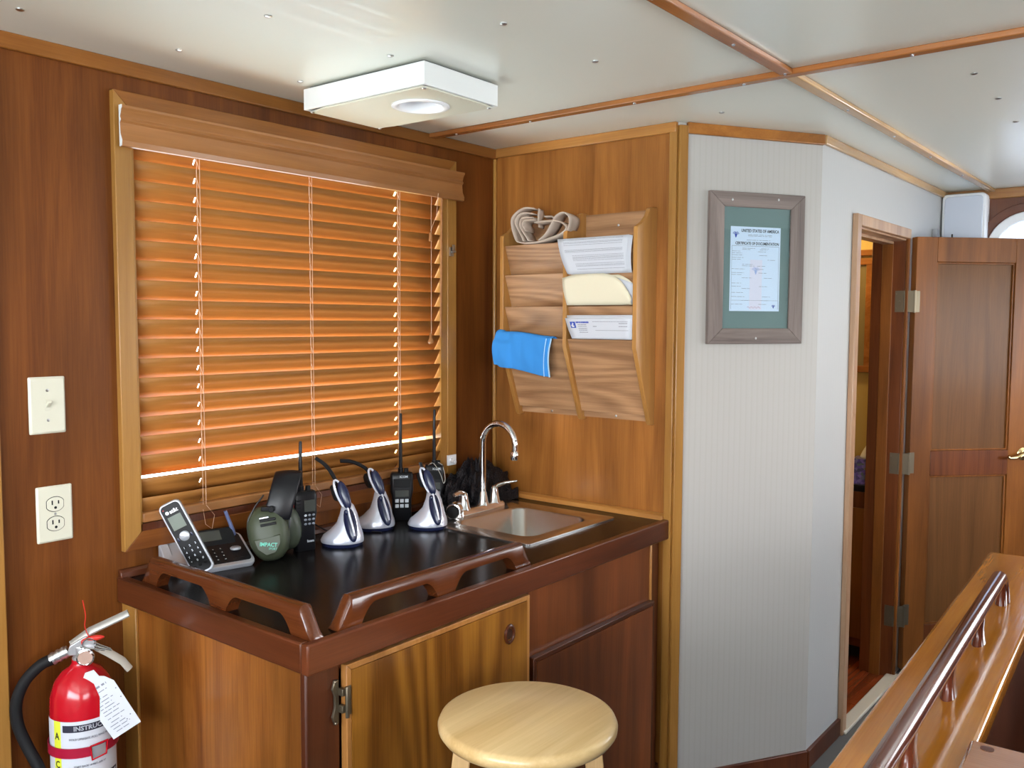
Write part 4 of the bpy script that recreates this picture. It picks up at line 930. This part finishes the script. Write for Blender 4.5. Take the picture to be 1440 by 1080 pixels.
b = B(); b.M = VM; b.tube(catmull([(-.055, 0, vz+.006), (-.082, 0, vz-.005), (-.114, 0, vz-.038), (-.132, 0, vz-.085), (-.130, 0, vz-.135), (-.112, -.006, vz-.185), (-.088, -.02, vz-.235), (-.078, -.03, vz-.29)]), .0125, 14)
b.build('hose', BLACKM, fe, ang=60)
# inspection tag
TM = frame((.030, -.070, .345), Vector((.62, -.47, .33)).normalized(), (0, 0, 1), (-.60, -.80, 0))
xv = Vector((.66, -.50, .50)).normalized(); nv_ = Vector((-.60, -.78, .10)); nv_ = (nv_-xv*nv_.dot(xv)).normalized(); yv = nv_.cross(xv)
TM = frame((.022, -.078, .318), xv*1.12, yv*1.12, nv_)
tgp = [(-.030, -.065), (.030, -.065), (.032, .035), (.022, .052), (.014, .058), (.012, .074), (-.004, .078), (-.014, .070), (-.012, .056), (-.024, .050), (-.032, .035)]
b = B(); b.M = TM; b.prism(tgp, 'z', 0, .0008); tg = b.build('inspection_tag', PAPER, fe)
b = B(); b.M = TM
random.seed(9)
dashes(b, -.020, .018, [.040], .004, .0011); 
for y in (.030, .018, .011, .004, -.003, -.010, -.017, -.026, -.034, -.041, -.048, -.055): dashes(b, -.022+random.uniform(0, .006), .012+random.uniform(-.006, .006), [y], .0016, .0011)
for x, y in ((.026, .0), (.022, -.04), (.012, -.045), (.027, .02)): b.lathe([(.0015, .0009), (.0005, .0012)], 6, (x, y, 0))
b.build('tag_print', INK, tg, kind='stuff')

# ------------------------------------------------------------------ cabin door (frame, leaf) and doorway
dr = st(empty('door_1', (0, 0, 0)))
jx0, jx1, jz = .826, 1.474, 1.878
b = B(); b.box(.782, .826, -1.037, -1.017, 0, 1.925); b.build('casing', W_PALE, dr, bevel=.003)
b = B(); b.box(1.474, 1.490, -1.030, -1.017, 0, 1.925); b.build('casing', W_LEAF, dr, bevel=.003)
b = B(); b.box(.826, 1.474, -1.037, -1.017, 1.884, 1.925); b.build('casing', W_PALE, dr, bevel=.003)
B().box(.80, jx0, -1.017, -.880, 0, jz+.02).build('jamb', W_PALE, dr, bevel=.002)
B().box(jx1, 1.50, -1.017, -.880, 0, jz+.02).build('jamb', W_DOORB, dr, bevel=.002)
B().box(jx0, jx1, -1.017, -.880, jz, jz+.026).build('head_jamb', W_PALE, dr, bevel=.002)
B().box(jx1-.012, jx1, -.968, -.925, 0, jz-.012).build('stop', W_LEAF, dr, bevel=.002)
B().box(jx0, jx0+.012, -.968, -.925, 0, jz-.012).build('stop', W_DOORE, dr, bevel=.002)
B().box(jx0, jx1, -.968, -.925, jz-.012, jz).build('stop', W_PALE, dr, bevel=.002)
B().box(.80, 1.50, -1.045, -.995, 0, .014).build('threshold', SILL, dr, bevel=.004)
leaf = empty('leaf', (1.530, -1.046, .022), -44); leaf.parent = dr
LW, LH, LT = .575, 1.876, .038
for x0, x1, z0, z1, m in ((0, .095, 0, LH, W_LEAF), (LW-.118, LW, 0, LH, W_LEAF)):
    B().box(x0, x1, 0, LT, z0, z1).build('stile', m, leaf, bevel=.002)
for z0, z1 in ((0, .20), (.855, .963), (LH-.105, LH)):
    B().box(.095, LW-.118, .0, LT, z0, z1).build('rail', W_DOORB if z0 < 1.5 else W_LEAF, leaf, bevel=.002)
for z0, z1 in ((.20, .855), (.963, LH-.105)):
    B().box(.090, LW-.113, .014, LT-.014, z0-.004, z1+.004).build('panel', W_LEAFP, leaf)
    xa, xb = .095, LW-.118
    for q in ((xa, xa+.008, z0, z1), (xb-.008, xb, z0, z1), (xa, xb, z0, z0+.008), (xa, xb, z1-.008, z1)):
        B().box(q[0], q[1], .006, .014, q[2], q[3]).build('panel_bead', W_LEAF, leaf, bevel=.002)
b = B(); b.M = frame((LW-.048, 0, .945), (1, 0, 0), (0, 0, 1), (0, -1, 0)); b.lathe([(.028, 0), (.028, .003), (.024, .006), (.012, .009), (.011, .030), (.001, .031)], 24); b.build('rosette', BRASS, leaf, ang=40)
b = B(); b.tube(catmull([(LW-.048, -.028, .945), (LW-.066, -.034, .948), (LW-.095, -.034, .936), (LW-.125, -.032, .932), (LW-.138, -.030, .938)]), [.010]*12+[.008]*8+[.0085]*5, 10, .8); b.build('lever', BRASS, leaf, ang=60)
for zc_ in (1.625, .935, .27):
    b = B(); b.box(1.452, 1.4745, -1.012, -.976, zc_-.046, zc_+.046) if False else None
    b.box(jx1-.0025, jx1, -1.014, -.980, zc_-.045, zc_+.045)
    b.tube([(jx1+.028, -1.050, zc_-.047), (jx1+.028, -1.050, zc_+.047)], .0065, 10)
    b.prism([(jx1-.002, -1.016), (jx1+.024, -1.052), (jx1+.030, -1.050), (jx1+.002, -1.012)], 'z', zc_-.045, zc_+.045)
    for dz_ in (-.03, 0, .03): b.ell((jx1-.0027, -.985 if dz_ else -.999, zc_+dz_), (.001, .0035, .0035), 8, 5)
    hg = b.build('hinge', NICK, dr)
# leaf side of hinges
    ca, sa = math.cos(R(-44)), math.sin(R(-44))
    b = B(); b.box(-.004, .020, -.002, .0, zc_-.022-.045, zc_-.022+.045); b.build('hinge_plate', NICK, leaf)

# ------------------------------------------------------------------ the little room behind the doorway
st(B().box(1.95, 2.02, -.90, .60, 0, H).build('wall_head_far', WARM)); st(B().box(.06, 1.95, .55, .60, 0, H).build('wall_head_side', WARM)); st(B().box(.06, .10, -.65, .55, 0, H).build('wall_head_near', WARM))
st(B().box(.10, 1.95, -.995, .55, -.04, -.0005).build('floor_head', W_PARQ))
fl = st(empty('floor_boards', (0, 0, 0)))
for i in range(10):
    for j in range(4):
        x0_ = .83+.26*j-(.13 if i % 2 and j else 0); y0_ = -.993+.062*i
        if x0_ < 1.85 and y0_ > -1: B().box(x0_, min(x0_+.257, 1.57), y0_, y0_+.0595, -.002, .0015).build('plank', W_PARQ, fl) if x0_ < 1.56 else None
wt = thing('wood_wall_mirror', 'wood-framed mirror on the yellow wall seen through the doorway', 'mirror', (1.95, -.55, 1.57))
for q in ((-.200, -.168, -.275, .275), (.168, .200, -.275, .275)): B().box(-.025, -.001, q[0], q[1], q[2], q[3]).build('frame_side', W_BATX, wt, bevel=.003)
for q in ((.243, .275), (-.275, -.243)): B().box(-.027, -.001, -.200, .200, q[0], q[1]).build('frame_rail', W_BATY, wt, bevel=.003)
B().box(-.012, -.001, -.168, .168, -.243, .243).build('mirror_glass', MUST, wt)
st(B().box(1.925, 1.95, -.90, .5, 1.856, 1.885).build('trim_%d' % (n[0]+1), W_BATY, bevel=.003))
vn = thing('vanity_cabinet', 'low reddish wood vanity with a dark top inside the doorway', 'cabinet', (1.76, -.55, 0))
B().box(-.165, .18, -.345, .59, .06, .775).build('body', W_DOORB, vn)
B().box(-.18, .18, -.348, .59, .775, .805).build('top', BLACK, vn, bevel=.003)
B().box(-.180, -.165, -.300, -.02, .10, .70).build('door', W_LEAF, vn, bevel=.003)
B().box(-.13, .18, -.34, .59, 0, .06).build('toe_kick', BLACKM, vn)
tb = thing('tissue_box', 'tissue box with purple lavender print on the vanity inside the doorway', 'tissue box', (1.665, -.832, .805), 8)
tm = bpy.data.materials.new('lavender print'); tm.use_nodes = True; _nn = tm.node_tree.nodes; _ll = tm.node_tree.links
_tc = _nn.new('ShaderNodeTexCoord'); _vo = _nn.new('ShaderNodeTexVoronoi'); _vo.inputs['Scale'].default_value = 70; _cr = _nn.new('ShaderNodeValToRGB')
_ll.new(_tc.outputs['Object'], _vo.inputs['Vector']); _ll.new(_vo.outputs['Color'], _cr.inputs[0])
for i_, (p_, c_) in enumerate([(0, (.03, .06, .02)), (.3, (.12, .07, .30)), (.6, (.25, .16, .50)), (.85, (.10, .16, .05)), (1, (.45, .35, .30))]):
    e_ = _cr.color_ramp.elements[i_] if i_ < 2 else _cr.color_ramp.elements.new(p_); e_.position = p_; e_.color = (*c_, 1)
_ll.new(_cr.outputs[0], _nn['Principled BSDF'].inputs['Base Color'])
B().box(-.055, .055, -.055, .055, 0, .115).build('carton', tm, tb, bevel=.001)
b = B(); b.grid(lambda u, v: (.020*math.cos(2*PI*u)*(1-.6*v)+.006*math.sin(9*u), .036*math.sin(2*PI*u)*(1-.85*v**1.3)+.004*math.sin(14*u), .114+.060*v), 20, 8); b.build('tissue', WHITEC, tb, solid=.001, ang=50)
tw = B().grid(lambda u, v: (1.905+.008*math.sin(9*u), -.752-.10*u-.018*math.sin(PI*v)*u, 1.33+.33*v), 12, 8).build('hand_towel', WHITEC, None, solid=.006, ang=60)
tag(tw, 'white hand towel hanging inside the doorway beside the mirror', 'towel')
hl = bpy.data.lights.new('head_lamp', 'POINT'); hl.energy = 9; hl.color = (1, .72, .32); hl.shadow_soft_size = .06
hlo = bpy.data.objects.new('head_lamp', hl); C.objects.link(hlo); hlo.location = (1.62, -.45, 2.0)
lp = thing('wall_lamp', 'small warm lamp on the ceiling of the room behind the doorway', 'lamp', (1.62, -.30, H))
B().lathe([(.06, -.001), (.06, -.02), (.05, -.03), (.001, -.03)], 20).build('lamp_base', BRASS, lp)
B().lathe([(.05, -.03), (.055, -.05), (.03, -.07), (.001, -.075)], 20).build('lamp_shade', WHITEG, lp)

# ------------------------------------------------------------------ far bulkhead: white box, port
wb = thing('wall_box', 'white rounded box mounted under the ceiling behind the open door', 'equipment box', (2.10, -1.115, 1.76), 0)
b = B(); f_ = rrect(-.092, .092, 0, .368, .02, 5)
b.loft([[(-.001, y, z) for y, z in f_], [(-.075, y, z) for y, z in f_], [(-.080, y*.96, .184+(z-.184)*.98) for y, z in f_]]); b.build('case', WHITEG, wb, ang=40)
b = B(); f_ = rrect(-.080, .080, .012, .356, .016, 5); b.loft([[(-.079, y, z) for y, z in f_], [(-.085, y, z) for y, z in f_]]); b.build('cover', pm('pale grey cover', (.62, .66, .76), .35), wb, bevel=.003)
B().box(-.089, -.083, .040, .046, .155, .185).build('catch', BLACKM, wb, bevel=.001)
jb = thing('junction_box', 'small grey junction box with a cable in the corner beside the white box', 'junction box', (2.098, -1.052, 1.93))
jb.location = (1.90, -1.018, 1.93)
B().box(-.018, .018, -.022, 0, -.03, .03).build('case', pm('grey metal', (.35, .36, .38), .4, .3), jb, bevel=.002)
B().tube([(.0, -.01, -.03), (.0, -.01, -.4)], .004, 6).build('cable', BLACKM, jb)
w2 = st(empty('window_2', (2.10, -1.46, 1.79)))
def oval(b, w1, h1, w0, h0, d0, d1, r1, r0):
    O1 = rrect(-w1, w1, -h1, h1, r1, 10); O0 = rrect(-w0, w0, -h0, h0, r0, 10)
    b.loft([[(-d0, y, z) for y, z in O1], [(-d1, y, z) for y, z in O1], [(-d1, y, z) for y, z in O0], [(-d0, y, z) for y, z in O0]], cap=False)
b = B(); oval(b, .300, .285, .262, .247, 0, .022, .21, .175); b.build('wood_surround', W_MAHY, w2, bevel=.003)
b = B(); oval(b, .262, .247, .225, .210, -.01, .014, .175, .145); b.build('port_frame', WHITEG, w2, bevel=.003)
b = B(); f_ = rrect(-.23, .23, -.215, .215, .145, 10); b.loft([[(.004, y, z) for y, z in f_], [(.010, y, z) for y, z in f_]]); b.build('pane', GLASSF, w2)
# side window frames out of view
for k, (o_, sx_, sy_, ax_) in enumerate((((-2.4, -4.0, 1.45), .8, .40, 'y'), ((1.3, -4.0, 1.45), .4, .40, 'y'), ((-4.1, -2.0, 1.5), 1.5, .40, 'x'), ((2.10, -2.75, 1.5), .45, .30, 'x'))):
    wn = st(empty('window_%d' % (k+3), o_))
    b = B()
    sg = 1 if ax_ == 'y' or o_[0] < 0 else -1
    for a0, a1, z0, z1 in ((-sx_-.05, -sx_, -sy_-.05, sy_+.05), (sx_, sx_+.05, -sy_-.05, sy_+.05), (-sx_, sx_, -sy_-.05, -sy_), (-sx_, sx_, sy_, sy_+.05)):
        if ax_ == 'y': b.box(a0, a1, 0, .02, z0, z1)
        else: b.box(0, .02*sg, a0, a1, z0, z1)
    b.build('window_frame', W_CASE, wn, bevel=.002)

# ------------------------------------------------------------------ stairwell coaming with its grab rail
co = thing('stairwell_coaming', 'glossy varnished wood stairwell coaming in the right foreground', 'coaming', (.158, -1.607, 0), 2.7)
b = B(); b.box(-2.0, 0, -.158, 0, .885, .92); b.build('cap', W_COAM, co, bevel=.008, seg=3)
B().box(-1.98, -.02, -.140, -.015, 0, .885).build('side_wall', W_RED, co)
B().box(-1.50, -1.262, -1.05, -.150, .895, .932).build('crosspiece', wood('pale red cap', (.36, .13, .05), (.60, .27, .12), 'y', rough=.15, coat=.8), co, bevel=.006)
B().lathe([(.009, .931), (.009, .9326), (.0005, .9328)], 14, (-1.285, -.175, 0)).build('plug', W_RED, co)
B().box(-1.48, -1.28, -1.03, -.17, 0, .895).build('cross_wall', W_RED, co)
B().box(-.03, 0, -1.08, -.140, 0, .885).build('end_wall', W_DARK, co)
B().box(-1.98, 0, -1.10, -1.06, 0, .80).build('opposite_wall', W_DARK, co)
rl = thing('grab_rail', 'round varnished grab rail standing on the stairwell coaming', 'rail', (.158, -1.607, .92), 2.7)
xe = -.480
b = B(); pts = [(xe+.005, -.094, .002), (xe-.001, -.092, .030), (xe-.012, -.091, .052), (xe-.035, -.090, .062), (xe-.10, -.090, .064), (-1.2, -.090, .064), (-1.9, -.090, .064)]
b.tube(catmull(pts), .0150, 14, .85); b.build('rail_bar', W_COAM2, rl, ang=60)
for x in (-.785, -1.085, -1.375, -1.68):
    b = B(); b.loft([[(x+rx*math.cos(2*PI*i/16), -.091+ry*math.sin(2*PI*i/16), z) for i in range(16)] for z, rx, ry in ((0, .034, .012), (.012, .026, .010), (.03, .022, .009), (.056, .034, .010))]); b.build('foot', W_COAM2, rl, ang=60)
b = B(); b.loft([[(xe-.012+rx*math.cos(2*PI*i/16), -.092+ry*math.sin(2*PI*i/16), z) for i in range(16)] for z, rx, ry in ((0, .022, .012), (.03, .018, .010), (.056, .026, .010))]); b.build('foot', W_COAM2, rl, ang=60)
